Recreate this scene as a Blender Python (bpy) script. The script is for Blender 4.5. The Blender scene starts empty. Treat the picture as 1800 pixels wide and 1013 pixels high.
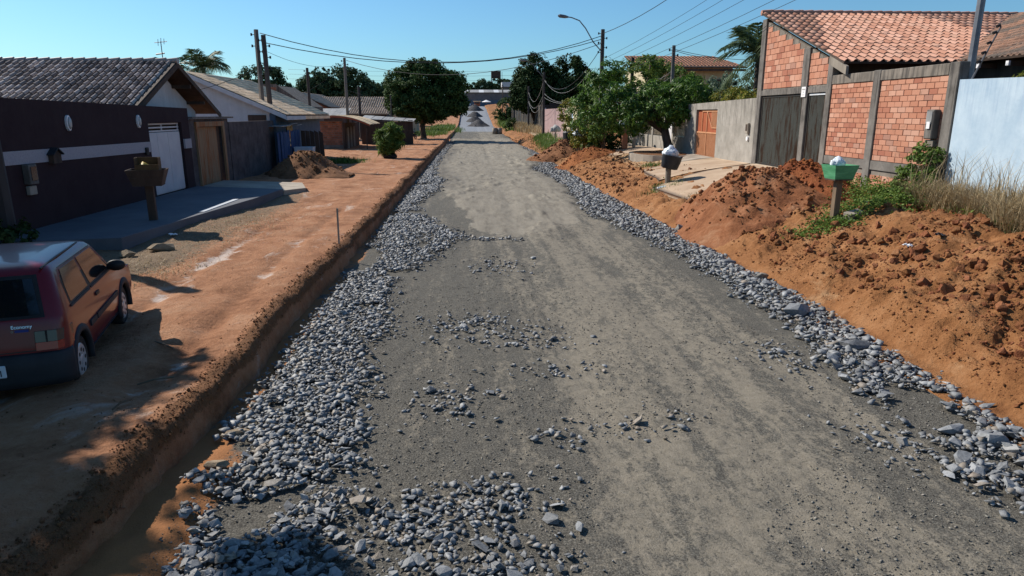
import bpy, bmesh, math, random
import numpy as np
from mathutils import Vector, Matrix, Quaternion

S = bpy.context.scene
COL = S.collection
R = math.radians
# ------------------------------------------------------------------ camera
cam_d = bpy.data.cameras.new('camera'); cam = bpy.data.objects.new('camera', cam_d); COL.objects.link(cam)
cam_d.sensor_width = 36; cam_d.lens = 36*1195/1800; cam_d.clip_start = .05; cam_d.clip_end = 4000
cam.location = (0, 0, 3.2); cam.rotation_euler = (R(90-14.363), 0, R(-3.4))
S.camera = cam
# ------------------------------------------------------------------ light
SUN = Vector((-.98, .70, 1.0)).normalized()
sd = bpy.data.lights.new('sun', 'SUN'); sd.energy = 5.0; sd.angle = R(.53); sd.color = (1, .93, .83)
so = bpy.data.objects.new('sun', sd); COL.objects.link(so); so.rotation_euler = SUN.to_track_quat('Z', 'Y').to_euler()
so.location = (-20, 12, 40)
wd = bpy.data.worlds.new('World'); S.world = wd; wd.use_nodes = True
nt = wd.node_tree; nt.nodes.clear()
sky = nt.nodes.new('ShaderNodeTexSky'); sky.sky_type = 'NISHITA'; sky.sun_disc = False
sky.sun_elevation = math.asin(SUN.z); sky.sun_rotation = math.atan2(SUN.x, SUN.y)
sky.air_density = 1.0; sky.dust_density = .6; sky.ozone_density = 1.0
tint = nt.nodes.new('ShaderNodeMix'); tint.data_type = 'RGBA'; tint.blend_type = 'MULTIPLY'; tint.inputs[0].default_value = 1
tint.inputs[7].default_value = (.57, .96, 1.25, 1)
bg = nt.nodes.new('ShaderNodeBackground'); bg.inputs[1].default_value = .076
out = nt.nodes.new('ShaderNodeOutputWorld')
nt.links.new(sky.outputs[0], tint.inputs[6]); nt.links.new(tint.outputs[2], bg.inputs[0]); nt.links.new(bg.outputs[0], out.inputs[0])
S.view_settings.view_transform = 'Standard'; S.view_settings.look = 'None'; S.view_settings.gamma = 1
S.view_settings.exposure = .38; S.view_settings.use_curve_mapping = False
S.render.engine = 'CYCLES'; S.cycles.max_bounces = 6; S.cycles.diffuse_bounces = 3; S.cycles.transparent_max_bounces = 6

rng = np.random.default_rng(7); random.seed(7)
# ------------------------------------------------------------------ noise
def vnoise(x, y, seed=0):
    xi = np.floor(x).astype(np.int64); yi = np.floor(y).astype(np.int64)
    xf = x-xi; yf = y-yi
    def h(a, b):
        n = (a*374761393 + b*668265263 + seed*974711) & 0x7fffffff
        n = ((n ^ (n >> 13))*1274126177) & 0x7fffffff
        return ((n ^ (n >> 16)) & 0xffff)/65535.
    u = xf*xf*(3-2*xf); v = yf*yf*(3-2*yf)
    return (h(xi, yi)*(1-u)+h(xi+1, yi)*u)*(1-v)+(h(xi, yi+1)*(1-u)+h(xi+1, yi+1)*u)*v
def fbm(x, y, oct=4, seed=0):
    x = np.asarray(x, float); y = np.asarray(y, float)
    s = 0; a = .5; t = 0
    for i in range(oct):
        s = s+a*vnoise(x*2**i, y*2**i, seed+i*17); t += a; a *= .5
    return s/t          # 0..1
def sm(x, a, b):
    t = np.clip((x-a)/(b-a), 0, 1); return t*t*(3-2*t)
# ------------------------------------------------------------------ materials
def rgb(r, g, b): return tuple((c/255/12.92 if c/255 <= .04045 else ((c/255+.055)/1.055)**2.4) for c in (r, g, b))+(1,)
class N:
    """tiny node-tree helper"""
    def __init__(s, name):
        s.m = bpy.data.materials.new(name); s.m.use_nodes = True; s.t = s.m.node_tree; s.t.nodes.clear()
        s.out = s.t.nodes.new('ShaderNodeOutputMaterial'); s.b = s.t.nodes.new('ShaderNodeBsdfPrincipled')
        s.t.links.new(s.b.outputs[0], s.out.inputs[0]); s.pos = s.t.nodes.new('ShaderNodeNewGeometry').outputs['Position']
    def L(s, a, b): s.t.links.new(a, b)
    def n(s, ty): return s.t.nodes.new(ty)
    def noise(s, scale, detail=5, rough=.6, st=(1, 1, 1), dist=0, obj=False):
        mp = s.n('ShaderNodeMapping'); mp.inputs['Scale'].default_value = st
        s.L(s.n('ShaderNodeTexCoord').outputs['Object'] if obj else s.pos, mp.inputs[0])
        x = s.n('ShaderNodeTexNoise'); x.inputs['Scale'].default_value = scale; x.inputs['Detail'].default_value = detail
        x.inputs['Roughness'].default_value = rough; x.inputs['Distortion'].default_value = dist
        s.L(mp.outputs[0], x.inputs['Vector']); return x.outputs[0]
    def ramp(s, f, stops):
        r = s.n('ShaderNodeValToRGB'); e = r.color_ramp.elements
        while len(e) < len(stops): e.new(.5)
        for i, (p, c) in enumerate(stops): e[i].position = p; e[i].color = c if len(c) == 4 else tuple(c)+(1,)
        s.L(f, r.inputs[0]); return r.outputs[0]
    def step(s, f, a, b):
        r = s.n('ShaderNodeMapRange'); r.inputs[1].default_value = a; r.inputs[2].default_value = b; r.interpolation_type = 'SMOOTHSTEP'
        s.L(f, r.inputs[0]); return r.outputs[0]
    def mix(s, f, a, b, mode='MIX'):
        x = s.n('ShaderNodeMix'); x.data_type = 'RGBA'; x.blend_type = mode
        for v, i in ((f, 0), (a, 6), (b, 7)):
            if hasattr(v, 'is_linked'): s.L(v, x.inputs[i])
            else: x.inputs[i].default_value = v
        return x.outputs[2]
    def math(s, op, a, b=0.):
        x = s.n('ShaderNodeMath'); x.operation = op
        for v, i in ((a, 0), (b, 1)):
            if hasattr(v, 'is_linked'): s.L(v, x.inputs[i])
            else: x.inputs[i].default_value = v
        return x.outputs[0]
    def attr(s, name):
        a = s.n('ShaderNodeAttribute'); a.attribute_name = name; return a.outputs['Fac']
    def rnd(s):
        return s.math('FRACT', s.math('ADD', s.n('ShaderNodeObjectInfo').outputs['Random'], s.attr('rnd')))
    def vary(s, c, amt, hue=0.):
        h = s.n('ShaderNodeHueSaturation'); r = s.rnd()
        s.L(s.math('MULTIPLY_ADD', r, 2*amt), h.inputs['Value']); h.inputs['Value'].links[0].from_node.inputs[2].default_value = 1-amt
        if hue:
            q = s.math('FRACT', s.math('MULTIPLY', r, 7.31)); m = s.math('MULTIPLY_ADD', q, 2*hue); m.node.inputs[2].default_value = .5-hue; s.L(m, h.inputs['Hue'])
        s.L(c, h.inputs['Color']) if hasattr(c, 'is_linked') else setattr(h.inputs['Color'], 'default_value', c)
        return h.outputs[0]
    def bump(s, f, strength=.3, dist=.02):
        b = s.n('ShaderNodeBump'); b.inputs['Strength'].default_value = strength; b.inputs['Distance'].default_value = dist
        s.L(f, b.inputs['Height'])
        if s.b.inputs['Normal'].is_linked: s.L(s.b.inputs['Normal'].links[0].from_socket, b.inputs['Normal'])
        s.L(b.outputs[0], s.b.inputs['Normal'])
    def fin(s, c, rough=.85, spec=.3, metal=0.):
        if hasattr(c, 'is_linked'): s.L(c, s.b.inputs['Base Color'])
        else: s.b.inputs['Base Color'].default_value = c
        if hasattr(rough, 'is_linked'): s.L(rough, s.b.inputs['Roughness'])
        else: s.b.inputs['Roughness'].default_value = rough
        s.b.inputs['Specular IOR Level'].default_value = spec; s.b.inputs['Metallic'].default_value = metal
        return s.m
def simple(name, c1, c2, scale=4, rough=.8, bump=.25, bd=.01, var=0., hue=0., st=(1, 1, 1), spec=.3, metal=0., lo=.35, hi=.65, obj=False, detail=6):
    n = N(name); f = n.noise(scale, detail, .62, st, obj=obj)
    c = n.ramp(f, [(lo, c1), (hi, c2)])
    if var: c = n.vary(c, var, hue)
    if bump: n.bump(n.noise(scale*6, 4, .6, st, obj=obj), bump, bd)
    return n.fin(c, rough, spec, metal)
M = {}
def c3(r, g, b): return (r, g, b, 1)
# road: pale compacted dust over dark crushed stone
n = N('road_base')
f1 = n.noise(1.1, 8, .68, (1, .42, 1), .6); f2 = n.noise(9, 7, .75, (1, .6, 1)); f3 = n.noise(60, 4, .7)
f4 = n.noise(.28, 3, .5, (1, .35, 1)); trk = n.noise(2.6, 4, .6, (1, .035, 1))
s1 = n.math('ADD', n.math('MULTIPLY', f1, .34), n.math('MULTIPLY', f2, .46)); s1 = n.math('ADD', s1, n.math('MULTIPLY', f4, .22))
s1 = n.math('ADD', s1, n.math('MULTIPLY', trk, .3)); s1 = n.math('ADD', s1, n.math('MULTIPLY', n.attr('dust'), .075)); f5 = n.noise(34, 4, .75); stk = n.noise(7, 3, .6, (1, .03, 1))
s1 = n.math('ADD', s1, n.math('ADD', n.math('MULTIPLY', f5, .3), n.math('MULTIPLY', stk, .14)))
dust = n.ramp(n.noise(14, 5, .6), [(.3, c3(.172, .15, .115)), (.7, c3(.235, .206, .162))])
grav = n.ramp(f3, [(.34, c3(.034, .031, .027)), (.5, c3(.09, .083, .069)), (.64, c3(.19, .176, .148))])
base = n.mix(n.step(s1, .875, .955), grav, dust)
base = n.mix(n.math('MULTIPLY', n.step(n.noise(52, 3, .7), .55, .64), .6), base, c3(.07, .063, .052))
base = n.mix(n.math('MULTIPLY', n.step(n.noise(4.5, 8, .8, (1, .45, 1), .5), .53, .6), .72), base, grav)
rust = n.step(n.noise(1.7, 6, .7, (1, .4, 1)), .66, .74)
base = n.mix(n.math('MULTIPLY', rust, .35), base, c3(.24, .13, .06))
sandc = n.ramp(n.noise(3.5, 8, .66, (1, .22, 1), .3), [(.3, c3(.12, .105, .085)), (.46, c3(.21, .185, .146)), (.72, c3(.285, .255, .205))])
sandc = n.mix(n.math('MULTIPLY', n.step(n.noise(22, 5, .7, (1, .4, 1)), .6, .68), .55), sandc, c3(.09, .08, .07))
sandm = n.step(n.math('ADD', n.attr('sand'), n.math('MULTIPLY', n.math('SUBTRACT', f2, .5), .7)), .42, .58)
sandc = n.mix(n.math('MULTIPLY', n.attr('darksand'), .6), sandc, c3(.065, .06, .055))
base = n.mix(n.math('MULTIPLY', sandm, .85), base, sandc)
base = n.mix(n.step(n.math('ADD', n.attr('dirt'), n.math('MULTIPLY', n.math('SUBTRACT', f2, .5), .8)), .4, .6), base, c3(.3, .13, .05))
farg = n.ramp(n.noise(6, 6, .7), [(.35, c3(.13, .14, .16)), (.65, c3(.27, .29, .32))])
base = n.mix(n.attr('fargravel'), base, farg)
n.bump(f3, .9, .012); n.bump(f2, .5, .02)
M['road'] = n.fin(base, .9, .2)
def dirt(name, a, b, c, pale, scale=1.6, lump=True, pf=(.6, .72), grey=None):
    n = N(name); f = n.noise(scale, 8, .65, dist=.3); g = n.noise(scale*9, 6, .7); h = n.noise(scale*45, 4, .7)
    col = n.ramp(n.math('ADD', n.math('MULTIPLY', f, .7), n.math('MULTIPLY', g, .3)), [(.36, a), (.5, b), (.64, c)])
    col = n.mix(n.math('MULTIPLY', n.step(n.noise(scale*.9, 7, .7, (1, .5, 1), .8), *pf), .75), col, pale)
    col = n.mix(n.math('MULTIPLY', n.step(h, .56, .7), .45), col, c3(.10, .045, .02))
    if grey:
        gm = n.step(n.math('ADD', n.attr('grey'), n.math('MULTIPLY', n.math('SUBTRACT', g, .5), 1.2)), .4, .62)
        col = n.mix(gm, col, n.ramp(h, [(.35, grey), (.65, tuple(x*2.2 for x in grey[:3])+(1,))]))
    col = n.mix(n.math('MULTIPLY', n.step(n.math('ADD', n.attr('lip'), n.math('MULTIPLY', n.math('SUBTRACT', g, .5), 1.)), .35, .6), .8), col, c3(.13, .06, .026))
    col = n.mix(n.math('MULTIPLY', n.step(n.math('ADD', n.attr('pale'), n.math('MULTIPLY', n.math('SUBTRACT', f, .5), 2.2)), .5, .75), .8), col, c3(.55, .47, .42))  # glints of wet clay painted as whitish colour
    col = n.vary(col, .12, .008)
    n.bump(h, .8, .016); n.bump(g, .8, .07)
    return n.fin(col, .92, .15)
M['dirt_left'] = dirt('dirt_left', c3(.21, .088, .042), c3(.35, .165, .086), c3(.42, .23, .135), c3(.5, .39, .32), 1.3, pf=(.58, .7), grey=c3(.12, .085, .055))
M['dirt_right'] = dirt('dirt_right', c3(.14, .05, .02), c3(.25, .1, .042), c3(.33, .15, .072), c3(.4, .225, .125), 1.3, pf=(.55, .7), grey=c3(.3, .22, .14))
M['dirt_lip'] = dirt('dirt_lip', c3(.12, .055, .024), c3(.2, .09, .042), c3(.3, .145, .07), c3(.34, .2, .1), 2)
M['dirt_red'] = dirt('dirt_red', c3(.16, .05, .018), c3(.27, .09, .03), c3(.34, .13, .045), c3(.4, .2, .09), 2)
M['dirt_brown'] = dirt('dirt_brown', c3(.12, .06, .028), c3(.22, .11, .05), c3(.3, .16, .075), c3(.34, .2, .1), 2.5)
M['ground'] = dirt('ground', c3(.2, .12, .06), c3(.28, .16, .08), c3(.3, .2, .1), c3(.3, .26, .15), .3)
n = N('stone'); c = n.ramp(n.rnd(), [(0, c3(.06, .063, .067)), (.3, c3(.13, .136, .142)), (.6, c3(.215, .222, .228)), (.84, c3(.36, .365, .365)), (.92, c3(.19, .15, .1)), (1, c3(.28, .21, .14))])
c = n.mix(.4, c, n.ramp(n.noise(22, 6, .75), [(.3, c3(.03, .032, .036)), (.7, c3(.34, .345, .35))])); n.bump(n.noise(50, 4, .7), .6, .008)
M['stone'] = n.fin(c, .6, .4)
M['chip'] = simple('chip', c3(.085, .08, .07), c3(.24, .222, .19), 9, .85, .2, .004, .45, .02)
n = N('sandstone'); c = n.ramp(n.noise(6, 6, .7), [(.3, c3(.12, .09, .06)), (.7, c3(.36, .28, .19))]); n.bump(n.noise(30, 4, .7), .6, .02); M['sandstone'] = n.fin(c, .85, .2)
M['far_gravel'] = simple('far_gravel', c3(.035, .033, .035), c3(.085, .08, .08), 3, .9, .6, .05)
M['concrete'] = simple('concrete', c3(.22, .19, .155), c3(.36, .31, .25), 1.2, .9, .3, .01, .08)
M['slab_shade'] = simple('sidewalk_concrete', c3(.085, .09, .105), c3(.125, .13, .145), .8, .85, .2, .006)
M['driveway'] = simple('driveway', c3(.32, .22, .145), c3(.44, .33, .23), .8, .92, .3, .01)
def stained(name, a, b, stain, sc=.9, amt=.8, drip=(2.2, 3.9)):
    n = N(name); c = n.ramp(n.noise(1.6, 8, .7), [(.35, a), (.65, b)])
    k = n.step(n.noise(sc*8, 6, .65, (1, 1, .07)), .46, .62); z = n.n('ShaderNodeSeparateXYZ'); n.L(n.pos, z.inputs[0])
    top = n.math('ADD', n.math('MULTIPLY', n.step(z.outputs[2], *drip), .8), n.math('MULTIPLY', n.step(n.noise(.9, 5, .6), .48, .7), .5))
    c = n.mix(n.math('MULTIPLY', n.math('MINIMUM', n.math('MULTIPLY', k, top), 1.), amt), c, stain)
    c = n.mix(n.math('MULTIPLY', n.step(n.noise(3.1, 8, .75), .56, .7), .35), c, stain); n.bump(n.noise(40, 4, .6), .3, .006); return n.fin(c, .92, .15)
M['grey_render'] = stained('grey_render', c3(.24, .22, .19), c3(.36, .33, .29), c3(.09, .08, .07))
M['dark_render'] = stained('dark_render', c3(.06, .05, .05), c3(.13, .11, .11), c3(.03, .027, .027), .5, .5)
M['blue_wall'] = stained('blue_wall', c3(.34, .44, .53), c3(.45, .54, .61), c3(.27, .36, .47), 1, .5)
M['mortar'] = stained('mortar', c3(.14, .12, .1), c3(.25, .215, .18), c3(.06, .055, .05), 1.2, .8)
M['old_concrete'] = stained('old_concrete', c3(.1, .09, .08), c3(.21, .19, .17), c3(.045, .042, .04), 1.4, .8)
M['brown_wall'] = stained('brown_wall', c3(.034, .02, .023), c3(.044, .028, .031), c3(.06, .045, .04), .6, .22)
M['white_paint'] = simple('white_paint', c3(.68, .66, .66), c3(.78, .76, .75), 3, .7, .1, .003)
M['band_white'] = simple('band_white', c3(.3, .28, .31), c3(.38, .36, .38), 30, .8, .3, .004)
M['white_metal'] = simple('white_metal', c3(.5, .49, .52), c3(.58, .57, .58), 2, .5, .05, .002)
M['white_plaster'] = stained('white_plaster', c3(.46, .48, .5), c3(.56, .58, .6), c3(.4, .4, .4), .8, .3)
M['pink_plaster'] = stained('pink_plaster', c3(.27, .18, .18), c3(.35, .25, .24), c3(.2, .13, .13), 1, .5)
M['cream'] = stained('cream', c3(.45, .38, .24), c3(.55, .47, .32), c3(.3, .25, .18), 1, .4)
M['beige_plaster'] = stained('beige_plaster', c3(.4, .33, .24), c3(.5, .42, .32), c3(.28, .22, .16), 1, .4)
n = N('brick'); c = n.ramp(n.rnd(), [(0, c3(.33, .125, .08)), (.3, c3(.42, .185, .115)), (.75, c3(.48, .235, .155)), (.92, c3(.52, .29, .205)), (1, c3(.27, .13, .095))])
c = n.mix(n.math('MULTIPLY', n.step(n.noise(2.2, 8, .75), .54, .7), .65), c, c3(.2, .115, .08)); n.bump(n.noise(30, 4, .7), .35, .006); M['brick'] = n.fin(c, .9, .2)
M['old_brick'] = simple('old_brick', c3(.2, .085, .05), c3(.34, .15, .09), 3, .9, .4, .01, .25)
n = N('clay_tile'); c = n.ramp(n.rnd(), [(0, c3(.38, .185, .125)), (.4, c3(.47, .25, .175)), (.8, c3(.54, .31, .23)), (1, c3(.43, .25, .18))])
c = n.mix(n.math('MULTIPLY', n.step(n.noise(1.3, 8, .75), .5, .7), .5), c, c3(.24, .15, .11)); M['clay_tile'] = n.fin(c, .9, .1)
n = N('wing_tile'); c = n.ramp(n.rnd(), [(0, c3(.16, .09, .06)), (1, c3(.42, .22, .14))]); c = n.mix(n.step(n.noise(.7, 6, .7), .42, .62), c, c3(.13, .1, .08)); M['wing_tile'] = n.fin(c, .8, .3)
n = N('glazed_tile'); c = n.ramp(n.rnd(), [(0, c3(.12, .088, .07)), (.5, c3(.28, .215, .175)), (1, c3(.52, .43, .37))]); c = n.mix(n.step(n.noise(2.2, 7, .7), .5, .72), c, c3(.08, .065, .06)); M['glazed_tile'] = n.fin(c, .42, .4)
M['beige_tile'] = simple('beige_tile', c3(.66, .46, .28), c3(.86, .65, .44), 2, .85, .2, .01, .25)
M['brown_tile'] = simple('brown_tile', c3(.42, .3, .21), c3(.58, .44, .33), 1.5, .85, .2, .01, .25)
M['orange_tile'] = simple('orange_tile', c3(.44, .17, .085), c3(.55, .26, .15), 1.2, .85, .2, .01, .2)
M['sheet_metal'] = simple('sheet_metal', c3(.2, .2, .2), c3(.33, .32, .3), 2, .6, .1, .005, .1)
M['tan_sheet'] = simple('tan_sheet', c3(.55, .4, .24), c3(.7, .54, .34), 1.4, .7, .1, .005)
M['blue_paint'] = simple('blue_paint', c3(.018, .045, .12), c3(.035, .075, .18), 2, .75, .1, .005)
M['blue_house'] = simple('blue_house', c3(.055, .09, .14), c3(.08, .12, .17), 2, .8, .1, .005)
def rustm(name, paint, rust):
    n = N(name); k = n.step(n.noise(5, 7, .7, (1, 1, .16)), .46, .62); c = n.mix(k, paint, rust); return n.fin(c, .75, .3)
M['rust_door'] = rustm('rust_door', c3(.27, .17, .095), c3(.27, .09, .025))
M['gate_dark'] = rustm('gate_dark', c3(.022, .022, .02), c3(.035, .018, .01))
M['gate_slat'] = rustm('gate_slat', c3(.13, .135, .118), c3(.07, .036, .02))
M['red_gate'] = simple('red_gate', c3(.27, .065, .028), c3(.36, .1, .04), 2, .6, .1, .004)
M['orange_rail'] = simple('orange_rail', c3(.5, .23, .11), c3(.56, .28, .15), 4, .6, .1, .004)
M['pole'] = simple('utility_pole', c3(.085, .08, .078), c3(.17, .16, .15), 1.6, .85, .4, .01, st=(1, 1, .2))
M['pole_dark'] = simple('dark_pole', c3(.035, .03, .03), c3(.075, .065, .06), 1.6, .85, .3, .01, st=(1, 1, .2))
M['steel'] = simple('galvanised_steel', c3(.14, .145, .16), c3(.22, .225, .24), 3, .45, .1, .004, metal=.5)
M['black'] = simple('black_plastic', c3(.012, .012, .013), c3(.022, .022, .024), 4, .55, .1, .004)
M['cable'] = simple('cable_black', c3(.014, .014, .015), c3(.02, .02, .02), 4, .6, 0)
M['grey_cable'] = simple('cable_grey', c3(.25, .25, .25), c3(.33, .33, .33), 4, .6, 0)
M['rubber'] = simple('rubber', c3(.016, .016, .017), c3(.05, .04, .032), 6, .9, .3, .006)
M['tub'] = simple('black_tub', c3(.018, .022, .028), c3(.04, .046, .055), 5, .6, .2, .006)
M['green_paint'] = simple('green_paint', c3(.05, .22, .1), c3(.1, .34, .17), 2.5, .7, .3, .006, st=(1, 1, 6))
M['wood'] = simple('weathered_wood', c3(.1, .065, .04), c3(.2, .14, .09), 4, .85, .4, .01, st=(1, 1, .15))
M['grey_wood'] = simple('grey_wood', c3(.16, .135, .11), c3(.3, .26, .21), 3, .9, .4, .01, .25, st=(1, 1, .12))
M['dark_wood'] = simple('dark_wood', c3(.045, .03, .022), c3(.085, .055, .04), 4, .8, .3, .006, st=(1, 1, .2))
M['cardboard'] = simple('cardboard', c3(.085, .05, .022), c3(.12, .075, .035), 4, .85, .1, .004)
M['yellow'] = simple('yellow_wrapper', c3(.4, .26, .03), c3(.5, .34, .05), 4, .5, .1, .004)
n = N('plastic_bag'); c = n.ramp(n.noise(11, 4, .6, obj=True), [(.42, c3(.74, .76, .78)), (.56, c3(.66, .72, .77)), (.64, c3(.2, .33, .42))]); n.bump(n.noise(14, 4, .6, obj=True), .7, .03); M['bag'] = n.fin(c, .4, .5)
M['bark'] = simple('bark', c3(.045, .034, .026), c3(.13, .1, .075), 5, .95, .8, .03, st=(1, 1, .3))
def leaf(name, a, b, c, trans=.25, gl=(.6, .2)):
    n = N(name); col = n.ramp(n.rnd(), [(0, a), (.6, b), (1, c)]); m = n.fin(col, gl[0], gl[1])
    t = n.n('ShaderNodeBsdfTranslucent'); n.L(col, t.inputs[0]); mx = n.n('ShaderNodeMixShader'); mx.inputs[0].default_value = trans
    n.L(n.b.outputs[0], mx.inputs[1]); n.L(t.outputs[0], mx.inputs[2]); n.L(mx.outputs[0], n.out.inputs[0]); return m
M['leaf_ficus'] = leaf('leaf_ficus', c3(.024, .052, .014), c3(.045, .085, .024), c3(.085, .13, .038), .2, (.7, .12))
M['leaf_dark'] = leaf('leaf_dark', c3(.018, .038, .014), c3(.033, .06, .02), c3(.055, .085, .028), .12, (.75, .08))
M['leaf_far'] = leaf('leaf_far', c3(.03, .055, .028), c3(.05, .085, .04), c3(.08, .12, .055), .15, (.8, .06))
M['leaf_mango'] = leaf('leaf_mango', c3(.035, .085, .014), c3(.07, .15, .024), c3(.16, .26, .045), .35, (.5, .3))
M['leaf_light'] = leaf('leaf_light', c3(.06, .11, .02), c3(.11, .18, .035), c3(.2, .27, .06), .35)
M['leaf_yellow'] = leaf('leaf_yellow', c3(.08, .12, .02), c3(.17, .18, .03), c3(.3, .22, .04), .35)
M['leaf_blue'] = leaf('leaf_blue', c3(.06, .1, .07), c3(.1, .15, .1), c3(.16, .21, .14), .3)
M['leaf_palm'] = leaf('leaf_palm', c3(.045, .075, .03), c3(.075, .115, .05), c3(.13, .17, .08), .25)
M['leaf_dry'] = leaf('leaf_dry', c3(.25, .17, .08), c3(.38, .28, .15), c3(.5, .41, .25), .3)
M['grass'] = leaf('grass_green', c3(.06, .11, .02), c3(.1, .17, .035), c3(.17, .23, .06), .3)
M['dry_grass'] = leaf('grass_dry', c3(.2, .14, .07), c3(.36, .27, .15), c3(.5, .4, .24), .3)
n = N('car_paint'); m = n.fin(n.ramp(n.noise(2, 4, .6, obj=True), [(.3, c3(.12, .004, .01)), (.7, c3(.15, .006, .013))]), .3, .25); n.b.inputs['Coat Weight'].default_value = .35; n.b.inputs['Coat Roughness'].default_value = .06; M['car_paint'] = m
n = N('dark_glass'); m = n.fin(c3(.008, .01, .012), .06, .6); M['glass'] = m
M['grey_plastic'] = simple('grey_plastic', c3(.02, .021, .025), c3(.03, .03, .034), 5, .7, .1, .003, obj=True)
M['alloy'] = simple('wheel_cover', c3(.42, .42, .43), c3(.52, .52, .52), 5, .4, 0, metal=.3, obj=True)
n = N('lamp_glass'); M['lamp_glass'] = n.fin(c3(.42, .43, .42), .25, .5)
n = N('red_lens'); M['red_lens'] = n.fin(c3(.3, .012, .012), .15, .6)
n = N('smoke_lens'); M['smoke_lens'] = n.fin(c3(.035, .033, .034), .15, .6)
M['plate'] = simple('plate_grey', c3(.55, .58, .62), c3(.6, .63, .67), 5, .5, 0, obj=True)
M['ink'] = simple('ink', c3(.01, .01, .015), c3(.014, .014, .02), 5, .6, 0)
M['chrome'] = simple('chrome', c3(.6, .6, .62), c3(.65, .65, .67), 5, .2, 0, metal=.9)
M['badge_blue'] = simple('badge_blue', c3(.03, .05, .2), c3(.03, .05, .22), 5, .4, 0)
# ------------------------------------------------------------------ mesh helpers
def mesh_np(name, V, F, mat, parent=None, rnd=None, smooth=False, attrs=None):
    V = np.asarray(V, np.float32).reshape(-1, 3); F = np.asarray(F, np.int32); k = F.shape[1]
    me = bpy.data.meshes.new(name); me.vertices.add(len(V)); me.vertices.foreach_set('co', V.ravel())
    me.loops.add(F.size); me.loops.foreach_set('vertex_index', F.ravel())
    me.polygons.add(len(F)); me.polygons.foreach_set('loop_start', np.arange(0, F.size, k, dtype=np.int32))
    if smooth: me.polygons.foreach_set('use_smooth', np.ones(len(F), bool))
    me.materials.append(M[mat] if isinstance(mat, str) else mat)
    if rnd is not None:
        a = me.attributes.new('rnd', 'FLOAT', 'FACE'); a.data.foreach_set('value', np.asarray(rnd, np.float32))
    for k2, v in (attrs or {}).items():
        a = me.attributes.new(k2, 'FLOAT', 'POINT'); a.data.foreach_set('value', np.asarray(v, np.float32).ravel())
    me.update(calc_edges=True); me.validate()
    o = bpy.data.objects.new(name, me); COL.objects.link(o)
    if parent is not None: o.parent = parent
    return o
class MB:
    def __init__(s): s.v = []; s.f = []
    def add(s, vs, fs):
        b = len(s.v); s.v += [tuple(v) for v in vs]; s.f += [tuple(i+b for i in f) for f in fs]; return s
    def box(s, x0, x1, y0, y1, z0, z1, rot=None, at=None):
        vs = [(x, y, z) for z in (z0, z1) for y in (y0, y1) for x in (x0, x1)]
        if rot is not None: vs = [rot @ Vector(v) for v in vs]
        if at is not None: vs = [Vector(v)+Vector(at) for v in vs]
        return s.add(vs, [(0, 2, 3, 1), (4, 5, 7, 6), (0, 1, 5, 4), (2, 6, 7, 3), (0, 4, 6, 2), (1, 3, 7, 5)])
    def tube(s, pts, rad, n=6, cap=True):
        pts = [Vector(p) for p in pts]
        if not hasattr(rad, '__len__'): rad = [rad]*len(pts)
        rings = []; up = Vector((.13, .07, 1)).normalized()
        for i, p in enumerate(pts):
            t = (pts[min(i+1, len(pts)-1)]-pts[max(i-1, 0)]).normalized()
            a = t.cross(up if abs(t.dot(up)) < .95 else Vector((1, 0, 0))).normalized(); b = a.cross(t)
            rings.append([p+(a*math.cos(2*math.pi*k/n)+b*math.sin(2*math.pi*k/n))*rad[i] for k in range(n)])
        return s.loft(rings, cap)
    def loft(s, rings, cap=True, closed=True):
        b = len(s.v); n = len(rings[0])
        for r in rings: s.v += [tuple(p) for p in r]
        for i in range(len(rings)-1):
            for k in range(n if closed else n-1):
                k2 = (k+1) % n
                s.f.append((b+i*n+k, b+i*n+k2, b+(i+1)*n+k2, b+(i+1)*n+k))
        if cap:
            s.f.append(tuple(b+k for k in reversed(range(n)))); s.f.append(tuple(b+(len(rings)-1)*n+k for k in range(n)))
        return s
    def lathe(s, prof, n=16, at=(0, 0, 0), cap=True):
        return s.loft([[(at[0]+r*math.cos(2*math.pi*k/n), at[1]+r*math.sin(2*math.pi*k/n), at[2]+z) for k in range(n)] for r, z in prof], cap)
    def prism(s, poly, axis, a, b):
        """poly of 2-D points extruded along axis ('x': (y,z), 'y': (x,z), 'z': (x,y))"""
        mk = {'x': lambda p, t: (t, p[0], p[1]), 'y': lambda p, t: (p[0], t, p[1]), 'z': lambda p, t: (p[0], p[1], t)}[axis]
        return s.loft([[mk(p, a) for p in poly], [mk(p, b) for p in poly]])
    def build(s, name, mat, parent=None, smooth=False, world=True, rnd=None, kind=None, bevel=0):
        me = bpy.data.meshes.new(name); off = Vector((0, 0, 0))
        if parent is not None and world:
            off = parent.location.copy()
            if parent.parent is not None: off = off+parent.parent.location
        me.from_pydata([tuple(Vector(v)-off) for v in s.v], [], s.f)
        bm = bmesh.new(); bm.from_mesh(me); bmesh.ops.recalc_face_normals(bm, faces=bm.faces)
        if bevel: bmesh.ops.bevel(bm, geom=[e for e in bm.edges], offset=bevel, segments=1, affect='EDGES', clamp_overlap=True)
        bm.to_mesh(me); bm.free()
        if smooth: me.polygons.foreach_set('use_smooth', [True]*len(me.polygons))
        me.materials.append(M[mat] if isinstance(mat, str) else mat)
        o = bpy.data.objects.new(name, me); COL.objects.link(o)
        if parent is not None: o.parent = parent
        if kind: o['kind'] = kind
        return o
def tag(o, label, cat, group=None):
    o['label'] = label; o['category'] = cat
    if group: o['group'] = group
    return o
def thing(name, label, cat, loc=(0, 0, 0), group=None, rz=0):
    o = bpy.data.objects.new(name, None); COL.objects.link(o); o.location = loc; o.rotation_euler = (0, 0, rz)
    o.empty_display_size = .1
    return tag(o, label, cat, group)
def struct(o): o['kind'] = 'structure'; return o
def stuff(o): o['kind'] = 'stuff'; return o
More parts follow.
